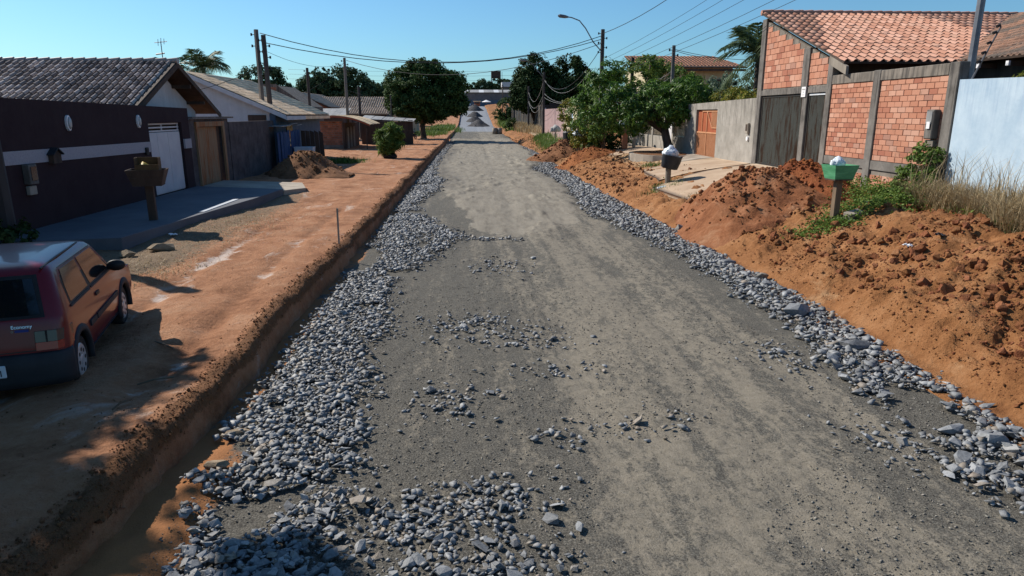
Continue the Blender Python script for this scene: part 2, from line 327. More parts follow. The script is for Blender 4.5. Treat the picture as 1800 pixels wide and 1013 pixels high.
def share(name, me, parent, loc, rot=None, scale=(1, 1, 1)):
    o = bpy.data.objects.new(name, me); COL.objects.link(o); o.parent = parent; o.location = loc; o.scale = scale
    if rot is not None: o.rotation_euler = rot
    return o
def rough_mb(o, amt=.008, seed=0): return o
# templates of angular rocks (convex hulls)
def hull(npts, flat, seed, sphere=.0):
    r = random.Random(seed); bm = bmesh.new()
    for i in range(npts):
        v = Vector((r.gauss(0, 1), r.gauss(0, 1), r.gauss(0, 1))).normalized()*(r.uniform(.7, 1.) if sphere else r.uniform(.55, 1.15))
        bm.verts.new((v.x, v.y*r.uniform(.8, 1), v.z*flat))
    o = bmesh.ops.convex_hull(bm, input=bm.verts)
    bmesh.ops.delete(bm, geom=[g for g in o['geom_interior'] if isinstance(g, bmesh.types.BMVert)], context='VERTS')
    bmesh.ops.triangulate(bm, faces=bm.faces); bm.verts.index_update()
    V = np.array([v.co[:] for v in bm.verts]); F = np.array([[v.index for v in f.verts] for f in bm.faces]); bm.free()
    return V, F
ROCK = [hull(13, .44, i) for i in range(9)]; CHIP = [hull(7, .5, 40+i) for i in range(6)]; CLOD = [hull(18, .8, 80+i, 1) for i in range(8)]
def rotmats(n, tilt):
    az = rng.uniform(0, 2*np.pi, n); ax = rng.normal(0, tilt, n); ay = rng.normal(0, tilt, n)
    ca, sa, cx, sx, cy, sy = np.cos(az), np.sin(az), np.cos(ax), np.sin(ax), np.cos(ay), np.sin(ay)
    Z = np.zeros((n, 3, 3)); Z[:, 0, 0] = ca; Z[:, 0, 1] = -sa; Z[:, 1, 0] = sa; Z[:, 1, 1] = ca; Z[:, 2, 2] = 1
    X = np.zeros((n, 3, 3)); X[:, 0, 0] = 1; X[:, 1, 1] = cx; X[:, 1, 2] = -sx; X[:, 2, 1] = sx; X[:, 2, 2] = cx
    Y = np.zeros((n, 3, 3)); Y[:, 1, 1] = 1; Y[:, 0, 0] = cy; Y[:, 0, 2] = sy; Y[:, 2, 0] = -sy; Y[:, 2, 2] = cy
    return X @ Y @ Z
def scatter(name, P, size, tmpl, mat, parent=None, tilt=.35, asp=.25):
    """many small rocks joined into one mesh"""
    n = len(P); T = rng.integers(0, len(tmpl), n); Rm = rotmats(n, tilt); sc = size[:, None]*rng.uniform(1-asp, 1+asp, (n, 3))
    VV = []; FF = []; RR = []; base = 0
    for t, (V, F) in enumerate(tmpl):
        ix = np.nonzero(T == t)[0]
        if not len(ix): continue
        v = (V[None]*sc[ix][:, None, :]); v = np.einsum('nij,nkj->nki', Rm[ix], v)+P[ix][:, None, :]
        f = F[None]+(np.arange(len(ix))*len(V))[:, None, None]+base
        VV.append(v.reshape(-1, 3)); FF.append(f.reshape(-1, 3)); RR.append(np.repeat(rng.random(len(ix)), len(F))); base += len(ix)*len(V)
    o = mesh_np(name, np.concatenate(VV), np.concatenate(FF), mat, parent, np.concatenate(RR)); stuff(o); return o
def tmesh(name, V, F, mat):
    me = bpy.data.meshes.new(name); me.from_pydata([tuple(v) for v in V], [], [tuple(int(i) for i in f) for f in F]); me.materials.append(M[mat]); return me
# ------------------------------------------------------------------ terrain heights
def zfar(y): return np.interp(y, [-50, 100, 130, 150, 171, 195, 220, 240, 260, 300, 2000], [0, 0, 0, .12, .6, 2.2, 3.9, 5.0, 5.9, 6.2, 6.2])
LGX = ([2, 4.3, 5.4, 6.0, 7.4, 9.5, 12.9, 15.2, 16.6, 17.8, 19.5, 22, 24.9, 28.5, 33.4, 36.5, 45, 58, 74, 92], [-.2, -.5, -1.0, -1.0, -1.0, -1.1, -1.15, -.7, -.3, .3, -.5, -1.3, -1.95, -1.35, -1.05, -1.6, -2.2, -1.8, -1.65, -2.4])
RGX = ([2, 5.4, 6.8, 8.2, 9.1, 10.2, 11.7, 13.5, 16, 18.6, 20.4, 24.5, 30.4, 36, 40, 44.5, 55, 65, 85], [4.5, 4.5, 4.6, 4.5, 4.7, 5.0, 4.95, 4.95, 4.8, 4.3, 4.0, 3.95, 4.35, 4.1, 3.7, 4.5, 5.0, 5.2, 5.4])
def leftgrav(y): y = np.asarray(y, float); return np.interp(y, *LGX)-.16+.55*(fbm(y*.9, y*0+1, 3, 101)-.5)+.35*(fbm(y*3.1, y*0+5, 3, 103)-.5)
def rightgrav(y): y = np.asarray(y, float); return np.interp(y, *RGX)+.5*(fbm(y*.9, y*0+1, 3, 107)-.5)+.35*(fbm(y*3.1, y*0+5, 3, 109)-.5)
def redge(y): return 5.75+.25*np.sin(np.asarray(y)*.11+1)*sm(y, 4, 12)-sm(y, 40, 75)*.55+.12*(fbm(np.asarray(y)*.9, 0*np.asarray(y), 3, 5)-.5)*2
def sandmask(x, y):
    w = .25*(fbm(x*1.3, y*1.3, 3, 33)-.5)*2
    front = np.interp(x, [-3, -.6, .3, 1.5, 2.8, 3.3, 4, 5], [40, 24, 17.8, 17.9, 19.4, 20.6, 24, 40])
    m = sm(x-leftgrav(y)+w, -.05, .3)*sm(rightgrav(y)-x+w, -.05, .3)*sm(y-front+w*8, -2, 4)*(1-sm(y, 84, 92))
    return m
def HR_road(x, y):
    x = np.asarray(x, float); y = np.asarray(y, float)
    z = zfar(y)+(fbm(x*.9, y*.5, 3, 1)-.5)*.06+(fbm(x*9, y*7, 3, 2)-.5)*.03*(1-sm(y, 20, 60))
    sd = sandmask(x, y); z = z+sd*(.02+.07*sm(y, 21, 24)+.05*(fbm(x*2.2, y*.35, 4, 8)-.4))
    z = z-(.05*np.exp(-((x-1.35)/.3)**2)+.05*np.exp(-((x-2.9)/.3)**2))*.6*sm(y, 3, 8)
    lump = sm(fbm(x*1.1, y*.45, 3, 21), .6, .72)*sd; z = z+lump*.12*(fbm(x*5, y*3, 3, 22))
    z = z+.09*sm(-x, 2.05, 2.4)*(1-sm(y, 5.4, 6.6))*(.5+fbm(x*3, y*2, 3, 24))
    return z+.14*np.exp(-((y-87)/3.2)**2)-sm(x, redge(y)-.4, redge(y)+.25)*.06
def lipx(y): y = np.asarray(y, float); return -2.74+.07*(fbm(y*.8, y*0, 3, 11)-.5)*2+.05*(fbm(y*4, y*0+3, 3, 12)-.5)*2
def HL(x, y):
    x = np.asarray(x, float); y = np.asarray(y, float)
    z = zfar(y)+.40+(fbm(x*.55, y*.4, 4, 14)-.5)*.22+(fbm(x*4, y*4, 4, 15)-.5)*.045
    z = z+(fbm(x*1.7, y*1.1, 4, 16)-.5)*.07
    z = z-.06*sm(-x, 3.8, 5)*(1-sm(y, 9, 14))*(1-sm(-x, 6.2, 7))+.06*sm(-x, 6.5, 9)
    # wheel ruts pressed into the wet clay
    for c, w in ((-3.75, .16), (-5.1, .16)): z = z-.05*np.exp(-((x-c-.18*np.sin(y*.25))/w)**2)*sm(y, 4, 8)*(1-sm(y, 18, 26))
    return z
_RB = ([5.4, 5.75, 6.0, 6.25, 6.6, 7.4, 8.6, 10, 11, 13, 40], [0, .04, .22, .4, .5, .72, .98, 1.12, 1.22, 1.3, 1.5])
def HRr(x, y):
    x = np.asarray(x, float); y = np.asarray(y, float); e = redge(y)-5.75
    z = zfar(y)+np.interp(x-e*sm(9-x, 0, 3), *_RB)*(1-.22*sm(y, 38, 60))
    m = sm(x, 6.2, 8)*(1-sm(x, 11, 12))
    rough = sm(x, 5.9, 6.3)*(1-sm(y, 22, 30)*.5)*(1-sm(x, 9.6, 10.6)*.7)
    z = z+m*.2*np.exp(-((y-12.2)/2.6)**2-((x-9.0)/1.4)**2)+.08*np.exp(-((y-8)/3)**2-((x-8.5)/1.5)**2)
    z = z+rough*((fbm(x*.9, y*.9, 4, 31)-.5)*.36+(fbm(x*3.5, y*3.5, 5, 32)-.5)*.26+.06*sm(fbm(x*2.2, y*1.2, 3, 38), .5, .56))
    z = z-(1-rough)*sm(x, 6, 7)*(fbm(x*2, y*2, 3, 35)-.5)*.06
    return z
def grid(name, xs, ys, hf, mat, warp=None, attrs=None):
    nx, ny = len(xs), len(ys); X, Y = np.meshgrid(xs, ys)
    if warp is not None: X, Y = warp(X, Y)
    Zv = hf(X, Y); V = np.stack([X, Y, Zv], -1).reshape(-1, 3)
    i = np.arange(ny-1)[:, None]*nx+np.arange(nx-1)[None]; F = np.stack([i, i+1, i+1+nx, i+nx], -1).reshape(-1, 4)
    return struct(mesh_np(name, V, F, mat, None, None, True, {k: f(X, Y) for k, f in (attrs or {}).items()}))
def geo(a, b, k):
    o = [a]
    while o[-1] < b: o.append(o[-1]+max(.03, o[-1]*k))
    return np.array(o)
# road sheet
road = grid('road', np.linspace(-3.2, 6.3, 196), geo(1.5, 262, .0062), HR_road, 'road', attrs={
    'sand': sandmask,
    'darksand': lambda x, y: sm(x-leftgrav(y), 1.2, .3)*sm(y, 26, 32)*(1-sm(y, 58, 75))*.9+sm(rightgrav(y)-x, 1.2, .2)*sm(y, 24, 30)*.7*(1-sm(y, 45, 60)),
    'dust': lambda x, y: sm(x, .2, 2.2)*.55*(1-sm(x, 3.9, 4.8))+.5*np.exp(-((x-2.2)/1.)**2)-.35*sm(-x, -1.1, .3)-.9*sm(leftgrav(y)-x, -.3, .1)-.9*sm(x-rightgrav(y), -.4, .1),
    'dirt': lambda x, y: np.maximum(sm(x, redge(y)-.35, redge(y)+.05)*.8, sm(-x, 2.3, 2.6)*.75*(.4+fbm(x*1.5, y*1.5, 3, 44))+sm(-x, 2.0, 2.3)*(1-sm(y, 5.6, 6.8))*.8)*(1-sm(y, 86, 92)),
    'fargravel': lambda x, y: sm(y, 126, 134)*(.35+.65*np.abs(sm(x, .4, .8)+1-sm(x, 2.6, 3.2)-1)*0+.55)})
# left verge: a cut bank, then the clay yard strip
us = np.concatenate([[0, .02, .032, .044, .056, .07, .085, .1, .12, .145, .17, .2, .24, .28, .33, .38, .43], np.linspace(.5, 7.6, 130), np.linspace(7.8, 22, 40)])
prof = np.interp(us, [0, .015, .06, .15, .26, .33, .45], [-.12, .0, .35, .72, .93, 1.0, 1.0])
def wl(X, Y): return lipx(Y)+(fbm(Y*3, X*9, 3, 18)-.5)*.14*(X < .46)*sm(X, .03, .1)-X, Y
def hl(X, Y):
    U = -(X-lipx(Y)); P = np.interp(U, [-.02, .02, .05, .08, .12, .2, .32], [-.25, .0, .42, .76, .92, 1.0, 1.0])
    return zfar(Y)+(HL(X, Y)-zfar(Y))*P+(fbm(X*14, Y*9, 3, 19)-.5)*.06*sm(U, .05, .12)*(1-sm(U, .3, .5))
RUT = lambda x, y, c: np.exp(-((x-c-.18*np.sin(y*.25))/.2)**2)
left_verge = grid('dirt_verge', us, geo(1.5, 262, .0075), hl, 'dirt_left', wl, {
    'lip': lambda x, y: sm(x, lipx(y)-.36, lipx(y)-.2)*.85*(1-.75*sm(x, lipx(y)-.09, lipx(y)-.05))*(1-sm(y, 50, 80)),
    'pale': lambda x, y: .42*(RUT(x, y, -3.75)+RUT(x, y, -5.1))*sm(y, 5, 7)*(1-sm(y, 16, 20))+.8*np.exp(-((x+3.38)/.26)**2-((y-7.65)/.3)**2)+.6*np.exp(-((x+5.0)/.7)**2-((y-14.2)/1.2)**2),  # wet-clay glints painted in along the ruts and as two patches
    'grey': lambda x, y: sm(-x, 4.4, 6.4)*sm(y, 11.5, 14)*(1-sm(y, 24, 28))*.62+.45*np.exp(-((x+6.4)/.8)**2-((y-12.4)/1.6)**2)})
xs = np.concatenate([np.linspace(5.3, 11.2, 210), np.linspace(11.4, 24, 34)])
right_verge = grid('dirt_verge', xs, geo(3.5, 262, .0055), lambda X, Y: HRr(X, Y)-.1*(X < 5.42), 'dirt_right', None, {
    'lip': lambda x, y: .62*sm(y, 24, 40)*fbm(x*.7, y*.35, 4, 95)*1.2*(1-sm(x, 8.5, 10)),
    'grey': lambda x, y: sm(x, 6.6, 8.2)*sm(y, 27, 31)*.5*(1-sm(y, 46, 52))})
def gz(x, y): return float(zfar(y))-.35-max(0, .02*0)
gx = np.concatenate([-np.geomspace(3000, 22, 22), [-14, -6, 0, 6, 14], np.geomspace(22, 3000, 22)]); gy = np.concatenate([[-60, -20, 0, 20, 60, 100, 130, 150, 171, 195, 220, 240, 262], np.geomspace(300, 3000, 10)])
ground = grid('ground', gx, gy, lambda X, Y: zfar(Y)-.3, 'ground')
def onv(x, y): return np.where(x < lipx(y)-.35, HL(x, y), np.where(x < 5.4, HR_road(x, y), HRr(x, y)))
def on(x, y): return float(onv(np.array([float(x)]), np.array([float(y)]))[0])
# ------------------------------------------------------------------ loose stone on the road
def inview(x, y, z, m=1.05):
    f = np.array([math.sin(R(3.4))*math.cos(R(14.363)), math.cos(R(3.4))*math.cos(R(14.363)), -math.sin(R(14.363))]); r = np.array([math.cos(R(3.4)), -math.sin(R(3.4)), 0]); u = np.cross(r, f)
    d = np.stack([x, y, z-3.2], -1); w = d @ f
    return (w > 0) & (np.abs(d @ r)/w < .753*m) & (np.abs(d @ u)/w < .4237*m)
def rows(n, y0, y1, p=1.):      # denser near the camera
    return y0*(y1/y0)**rng.random(n)
PX, PY, PS = [], [], []
# left band
n0 = 46000; y = 3.4+84*(.62*rng.random(n0)**2.6+.38*(25.9**rng.random(n0)-1)/24.9); g = leftgrav(y); g = np.maximum(g, -2.1); x = -2.66+rng.random(n0)*(g+2.66+.12)
k = (fbm(x*.8, y*.8, 3, 51)+.06*sm(y, 6, 12) > .31+.06*rng.random(n0)); edge = np.minimum((x+2.66)/.35, (g-.08-x)/.3+.15); k &= rng.random(n0) < np.clip(edge, .12, 1)
k &= ~((y < 6.3) & (x < -2.2) & (fbm(x*2, y*2, 2, 53) > .42))
s = np.where(rng.random(n0) < .12, rng.uniform(.04, .07, n0), .0165*np.clip(rng.pareto(2.2, n0)+1, 0, 3.4))*np.interp(y, [3, 8, 12, 30], [1.08, 1.0, 1.05, 1.4]); PX.append(x[k]); PY.append(y[k]); PS.append(s[k])
# right band
n0 = 28000; y = 4.6+75*(.6*rng.random(n0)**2.4+.4*(17**rng.random(n0)-1)/16); g = rightgrav(y); e = redge(y); x = g-.12+rng.random(n0)*(e-g+.1)
k = rng.random(n0) < np.clip((x-g+.25)/.5, .15, 1)
k &= ~((y < 7.6) & (fbm(x*1.2, y*1.2, 3, 55) > .5)); s = np.where(rng.random(n0) < .1, rng.uniform(.05, .1, n0), .0165*np.clip(rng.pareto(2.2, n0)+1, 0, 3.4))*np.interp(y, [3, 12, 30], [1.05, 1, 1.35]); PX.append(x[k]); PY.append(y[k]); PS.append(s[k])
# loose patches inside the road
for cx, cy, rx, ry, m in ((-.1, 10.2, 1.0, .7, 260), (.6, 9.4, 1.2, .5, 160), (.5, 14.5, .7, .9, 180), (-.4, 4.9, .75, .5, 420), (.15, 5.2, .6, .35, 150), (1.0, 8.2, .8, .4, 60), (1.9, 6.6, .7, .4, 50), (-.3, 7.2, .5, .7, 130), (.5, 17.7, 1.2, .25, 140), (4.2, 8.4, .4, .8, 120), (4.2, 5.9, .5, .6, 110), (0, 4.25, .9, .4, 260), (.9, 6.3, .4, .3, 30)):
    x = cx+rng.normal(0, rx*.5, m); y = cy+rng.normal(0, ry*.5, m); PX.append(x); PY.append(y); PS.append(rng.uniform(.014, .05, m)*np.where(rng.random(m) < .06, 1.9, 1))
x = np.concatenate(PX); y = np.concatenate(PY); s = np.concatenate(PS); z = HR_road(x, y)+s*.22+rng.random(len(x))*.02
z += np.where((x < leftgrav(y)) | (x > rightgrav(y)), .02+.02*rng.random(len(x)), 0)
P = np.stack([x, y, z], 1); vis = inview(x, y, z); order = np.argsort(-(s/np.hypot(x, y)*vis)); big = order[:300]; rest = order[300:]
stone_me = [tmesh('stone', V, F, 'stone') for V, F in ROCK]
for i in big:
    o = share('stone', stone_me[int(rng.integers(9))], road, P[i], (rng.normal(0, .35), rng.normal(0, .35), rng.uniform(0, 6.28)), tuple(s[i]*rng.uniform(.78, 1.25, 3)))
scatter('loose_stones', P[rest], s[rest], ROCK, 'stone', road)
n0 = 80000; y = rows(n0, 3.2, 22); x = rng.uniform(-2.4, 5.6, n0); k = (fbm(x*1.1, y*.45, 4, 61)+.1*(x < 1)-.1*sandmask(x, y) > .47) & (sandmask(x, y) < .3); x, y = x[k], y[k]
s = .0042*np.clip(rng.pareto(2.0, len(x))+1, 0, 5); scatter('gravel_chips', np.stack([x, y, HR_road(x, y)+s*.2], 1), s, CHIP, 'chip', road)
# single boulders a viewer would point at
def boulder(x, y, sx, sy, sz, label, mat='stone', seed=0, rz=0, tilt=0, lift=.5):
    V, F = hull(26, .75, 300+seed, 1); bm = bmesh.new(); vs = [bm.verts.new(v) for v in V]
    for f in F: bm.faces.new([vs[i] for i in f])
    bmesh.ops.subdivide_edges(bm, edges=bm.edges, cuts=1, use_grid_fill=True, fractal=.12, seed=seed)
    me = bpy.data.meshes.new('boulder'); bm.to_mesh(me); bm.free(); me.materials.append(M[mat]); o = bpy.data.objects.new('boulder', me); COL.objects.link(o)
    o.location = (x, y, on(x, y)+sz*lift); o.scale = (sx, sy, sz); o.rotation_euler = (tilt, tilt*.4, rz); return tag(o, label, 'boulder')
boulder(5.27, 10.35, .27, .2, .2, 'big blocky dark grey boulder, largest stone along the right-hand gravel edge', seed=1, rz=.2)
boulder(5.3, 8.72, .3, .17, .13, 'long flat pale boulder lying below the big dark block on the gravel', seed=2, rz=.1)
boulder(5.72, 18.3, .2, .16, .2, 'upright slab-like grey boulder leaning at the foot of the orange mound', seed=3, tilt=.5)
boulder(5.68, 12.75, .17, .13, .15, 'grey boulder, upper one of the pair beside the cut dirt edge', seed=4)
boulder(5.58, 12.25, .19, .13, .11, 'grey boulder, lower one of the pair beside the cut dirt edge', seed=5)
boulder(5.6, 14.3, .24, .12, .09, 'thin flat slate boulder half under orange earth', seed=6, tilt=.25)
boulder(-.52, 7.6, .1, .075, .07, 'lone pale stone block sitting in the middle of the road dust', seed=7)
boulder(-6.55, 14.5, .34, .2, .16, 'wide tan rock beside the raised pavement, right one of two', 'sandstone', 8)
boulder(-6.95, 13.85, .2, .15, .13, 'small tan rock beside the raised pavement, left one of two', 'sandstone', 9)
boulder(4.9, 6.15, .17, .12, .1, 'pale grey boulder among dark stones at the lower right', seed=10)
boulder(5.15, 5.9, .2, .15, .12, 'whitish boulder nearest the orange bank at lower right', seed=11)
boulder(-2.42, 6.5, .17, .12, .07, 'flat pinkish boulder at the foot of the shaded left bank', 'sandstone', 12)
boulder(-2.35, 5.75, .15, .1, .07, 'flat brown boulder beside the clay tongue under the left bank', 'sandstone', 13)
# clods and lumps on the right embankment
n0 = 17000; y = rows(n0, 6, 34); x = 5.9+rng.random(n0)**.85*5.2; k = (fbm(x*1.1, y*1.1, 3, 71)+.12*rng.random(n0) > .47) & (x > redge(y)+.25) & ~((y > 17.5) & (x > 7)) & ~((x > 9.9) & (y > 14.5)); x, y = x[k], y[k]
s = .017*np.clip(rng.pareto(2.0, len(x))+.9, 0, 7)*np.interp(x, [6, 7], [.6, 1]); z = HRr(x, y)+s*.25
P = np.stack([x, y, z], 1); vis = inview(x, y, z); order = np.argsort(-(s/np.hypot(x, y)*vis)); clod_me = [tmesh('earth_clod', V, F, 'dirt_right') for V, F in CLOD]
for i in order[:300]: share('earth_clod', clod_me[int(rng.integers(8))], right_verge, P[i], (rng.normal(0, .5), rng.normal(0, .5), rng.uniform(0, 6.28)), tuple(s[i]*rng.uniform(.8, 1.25, 3)))
scatter('crumbled_earth', P[order[300:]], s[order[300:]], CLOD, 'dirt_right', right_verge, .6)
n0 = 26000; y = rows(n0, 5, 30); x = redge(y)+.1+rng.random(n0)**1.2*4.6; k = (fbm(x*1.6, y*1.6, 4, 73) > .42) & ~((y > 18) & (x > 6.8)) & ~((x > 9.9) & (y > 14.5)); x, y = x[k], y[k]; s = .007*np.clip(rng.pareto(2.2, len(x))+1, 0, 6); scatter('crumbled_earth', np.stack([x, y, HRr(x, y)+s*.3], 1), s, CHIP, 'dirt_right', right_verge, .6)
n0 = 2600; y = rows(n0, 26, 85); x = redge(y)+.1+rng.random(n0)**1.3*3.6; s = .022*np.clip(rng.pareto(2.0, n0)+1, 0, 6); scatter('crumbled_earth', np.stack([x, y, HRr(x, y)+s*.2], 1), s, CLOD, 'dirt_lip', right_verge, .6)
n0 = 6500; y = rows(n0, 3, 60); x = lipx(y)-.06-rng.random(n0)**1.3*.3; s = .005*np.clip(rng.pareto(2.4, n0)+1, 0, 4)*np.interp(y, [3, 60], [1, 2.2]); scatter('crumbled_earth', np.stack([x, y, np.where(x > lipx(y)-.3, hl(x, y), HL(x, y))+s*.3], 1), s, CLOD, 'dirt_lip', left_verge, .6)
n0 = 2500; y = rows(n0, 4, 40); x = -3.2-rng.random(n0)*5; k = fbm(x*.9, y*.9, 3, 75) > .5; x, y = x[k], y[k]; s = rng.uniform(.006, .02, len(x)); scatter('pebbles', np.stack([x, y, HL(x, y)+s*.3], 1), s, CHIP, 'dirt_brown', left_verge, .6)
# heaps
def heap(name, label, x, y, rx, ry, h, mat, clods, cs, seed, cat='dirt pile', lobes=(), group=None, n=48):
    b = on(x, y); g = np.linspace(-1.25, 1.25, n); U, V = np.meshgrid(g, g)
    def prof(U, V):
        r = np.sqrt(U**2+V**2)*(1+.35*(fbm(U*1.5+seed, V*1.5, 3, seed)-.5)); p = np.clip(1.06-r, 0, 1)*1.0; p = np.where(p > .8, .8+.35*(p-.8), p)/.87
        for (lx, ly, lr, lh) in lobes: p = np.maximum(p, lh*np.clip(1-np.sqrt((U-lx)**2+(V-ly)**2)/lr, 0, 1))
        return p+(fbm(U*4, V*4, 4, seed+3)-.5)*.14*np.clip(p*4, 0, 1)
    Pf = prof(U, V); X = U*rx; Y = V*ry; Zb = onv(X+x, Y+y)-b; Zv = np.where(Pf > 0, Zb+Pf*h, Zb-.12)
    root = thing(name, label, cat, (x, y, b), group)
    i = np.arange(n-1)[:, None]*n+np.arange(n-1)[None]; F = np.stack([i, i+1, i+1+n, i+n], -1).reshape(-1, 4)
    keep = (Pf.ravel()[F] > 0).any(1)
    mesh_np('mound', np.stack([X, Y, Zv], -1).reshape(-1, 3), F[keep], mat, root, None, True)
    if clods:
        u = rng.normal(0, .5, clods*3); v = rng.normal(0, .5, clods*3); pf = prof(u, v); k = np.nonzero(pf > .02)[0][:clods]; u, v, pf = u[k], v[k], pf[k]
        zz = onv(u*rx+x, v*ry+y)-b+pf*h; s = rng.uniform(.5, 1., len(u))*cs*np.where(rng.random(len(u)) < .1, 2.3, 1)
        scatter('loose_clods', np.stack([u*rx, v*ry, zz+s*.25], 1), s, CLOD, mat, root, .6)
    return root
heap('dirt_pile', 'large ochre dirt heap behind the green planter-box post', 7.65, 18.4, 1.8, 2.3, .95, 'dirt_right', 700, .05, 3, lobes=((-.55, -.5, .8, .6),))
heap('dirt_pile', 'redder dirt heap with shaded right side between ochre heap and brick wall', 9.2, 18.6, 1.4, 1.9, .74, 'dirt_red', 500, .045, 5)
heap('dirt_pile', 'dark red dirt heap by the black bin far up the right verge', 6.0, 47.5, 1.9, 1.6, 1.15, 'dirt_lip', 260, .07, 7)
heap('dirt_pile', 'low orange dirt heap in front of the wooden box bin and mango tree', 6.7, 41, 1.9, 1.9, .6, 'dirt_red', 220, .06, 9)
heap('dirt_pile', 'brown dirt heap in front of the blue tin fence', -7.75, 33.2, 1.75, 2.2, 1.12, 'dirt_brown', 500, .05, 11, lobes=((.7, -.35, .7, .42),))
for i, (x, y, r, h, lb) in enumerate(((1.9, 163, 2.6, 1.5, 'dark gravel heap on the far road, nearest and largest of four'), (1.2, 181, 2.2, 1.4, 'dark gravel heap on the far road, second of four'), (1.2, 199, 2.2, 1.4, 'dark gravel heap on the far road, third of four'), (1.4, 226, 2.9, 1.9, 'dark gravel heap at the far road end, smallest looking of four'))):
    heap('gravel_pile', lb, x, y, r, r, h, 'far_gravel', 60, .09, 20+i, 'gravel pile', group='gravel heaps tipped along the far road', n=24)
# ------------------------------------------------------------------ tiles, bricks
def tile_mesh(name, mat, w, l, lift=.025, h=.07, n=6):
    """one barrel-and-pan roof tile: u across, v down the slope, n up"""
    prof = [(0, .012), (.34, .0), (.42, h*.45), (.55, h*.9), (.7, h), (.84, h*.72), (.97, .02)]
    mb = MB(); top = [(p*w, 0, q) for p, q in prof]; bot = [(p*w, l*1.1, q+lift) for p, q in prof]; lip = [(p*w, l*1.1, q+lift-.022) for p, q in prof]
    k = len(prof); mb.add(top+bot+lip, [(i, i+1, i+1+k, i+k) for i in range(k-1)]+[(i+k, i+1+k, i+1+2*k, i+2*k) for i in range(k-1)])
    me = bpy.data.meshes.new(name); me.from_pydata(mb.v, [], mb.f); me.materials.append(M[mat]); return me, np.array(mb.v), np.array(mb.f)
def tiled(roof, o, u, v, W, Lr, cw, rl, mat, indiv, keep=None, lift=.025, h=.07, order=None):
    """lay tiles on a slope; o = upper corner, u along the ridge, v down the slope; roof = parent part"""
    u = Vector(u).normalized(); v = Vector(v).normalized(); nn = u.cross(v)
    nu, nv = int(W/cw), int(Lr/rl)
    if nn.z < 0:      # keep the frame right-handed: run the columns from the other end
        o = Vector(o)+u*(nu*cw); u = -u; nn = -nn; k0 = keep; keep = None if k0 is None else (lambda a, b: k0(nu*cw-a, b))
    me, V, F = tile_mesh('roof_tile', mat, cw, rl, lift, h); B = Matrix((u, v, nn)).transposed(); off = roof.location+(roof.parent.location if roof.parent else Vector((0, 0, 0)))
    cells = [(i, j) for i in range(nu) for j in range(nv) if keep is None or keep((i+.5)*cw, (j+.5)*rl)]
    pos = lambda i, j: Vector(o)+u*(i*cw)+v*(j*rl)
    if order: cells.sort(key=lambda c: order(pos(*c)))
    for i, j in cells[:indiv]:
        ob = share('roof_tile', me, roof, pos(i, j)-off+nn*random.uniform(0, .006)); ob.rotation_euler = (B @ Matrix.Rotation(random.gauss(0, .008), 3, 'Z')).to_euler()
    rest = cells[indiv:]
    if rest:
        Bn = np.array(B); P = np.array([list(pos(i, j)-off) for i, j in rest]); vv = (V @ Bn.T)[None]+P[:, None, :]+np.array(nn)[None, None]*rng.uniform(0, .006, (len(P), 1, 1)); ff = F[None]+(np.arange(len(P))*len(V))[:, None, None]
        stuff(mesh_np('roof_tiles', vv.reshape(-1, 3), ff.reshape(-1, 4), mat, roof, np.repeat(rng.random(len(P)), len(F))))
def slab_part(name, pts, thick, mat, parent, nrm=None):
    """flat polygon of 3-D points given thickness along its normal"""
    p = [Vector(q) for q in pts]; nn = (p[1]-p[0]).cross(p[2]-p[0]).normalized() if nrm is None else Vector(nrm)
    mb = MB(); mb.loft([[q-nn*thick for q in p], p]); return mb.build(name, mat, parent)
def bricks_on(parent, x, y0, y1, z0, z1, bw, bh, top=None, proud=.02, side=-1, mat='brick', joint=.011, axis='x', limit=300):
    """running-bond bricks on a plane of constant x (or y); top(y) trims the courses"""
    mesh = []
    for k in range(4):
        mb = MB(); d = .05; hw, hh = (bw-joint)/2, (bh-joint)/2
        j = lambda: random.uniform(-.004, .004)
        f0 = [(-hw+j(), -hh+j()), (hw+j(), -hh+j()), (hw+j(), hh+j()), (-hw+j(), hh+j())]
        mk = (lambda a, b, c: (side*a, b, c)) if axis == 'x' else (lambda a, b, c: (b, side*a, c))
        mb.loft([[mk(-d, a, b) for a, b in f0], [mk(-.008, a, b) for a, b in f0], [mk(0, a*.96, b*.92) for a, b in f0]])
        me = bpy.data.meshes.new('brick'); me.from_pydata(mb.v, [], mb.f); bm = bmesh.new(); bm.from_mesh(me); bmesh.ops.recalc_face_normals(bm, faces=bm.faces); bm.to_mesh(me); bm.free(); me.materials.append(M[mat]); mesh.append(me)
    nrow = int((z1-z0)/bh); cnt = 0
    for r in range(nrow):
        zc = z0+(r+.5)*bh; off = (r % 2)*.5*bw+random.uniform(-.02, .02); a = y0-off
        while a < y1-.03:
            b0, b1 = max(a, y0), min(a+bw, y1); a += bw
            if b1-b0 < .05: continue
            yc = (b0+b1)/2
            if top is not None and zc+bh*.5 > top(yc): continue
            p = Vector((x+side*(proud+random.uniform(-.005, .005)), yc, zc)) if axis == 'x' else Vector((yc, x+side*(proud+random.uniform(-.005, .005)), zc))
            o = share('brick', random.choice(mesh), parent, p-parent.location-(parent.parent.location if parent.parent else Vector((0, 0, 0))), None, (1, (b1-b0)/bw, 1) if axis == 'x' else ((b1-b0)/bw, 1, 1)); cnt += 1
    return cnt
def slats_x(name, parent, x, y0, y1, z0, z1, n, mat, w=.4, d=.02):
    st = (y1-y0)/n
    mb0 = MB().box(-d, 0, -st*w/2, st*w/2, 0, z1-z0); me = bpy.data.meshes.new(name); me.from_pydata(mb0.v, [], mb0.f); me.materials.append(M[mat])
    for i in range(n): share(name, me, parent, Vector((x, y0+(i+.5)*st, z0))-parent.location-(parent.parent.location if parent.parent else Vector((0, 0, 0))))
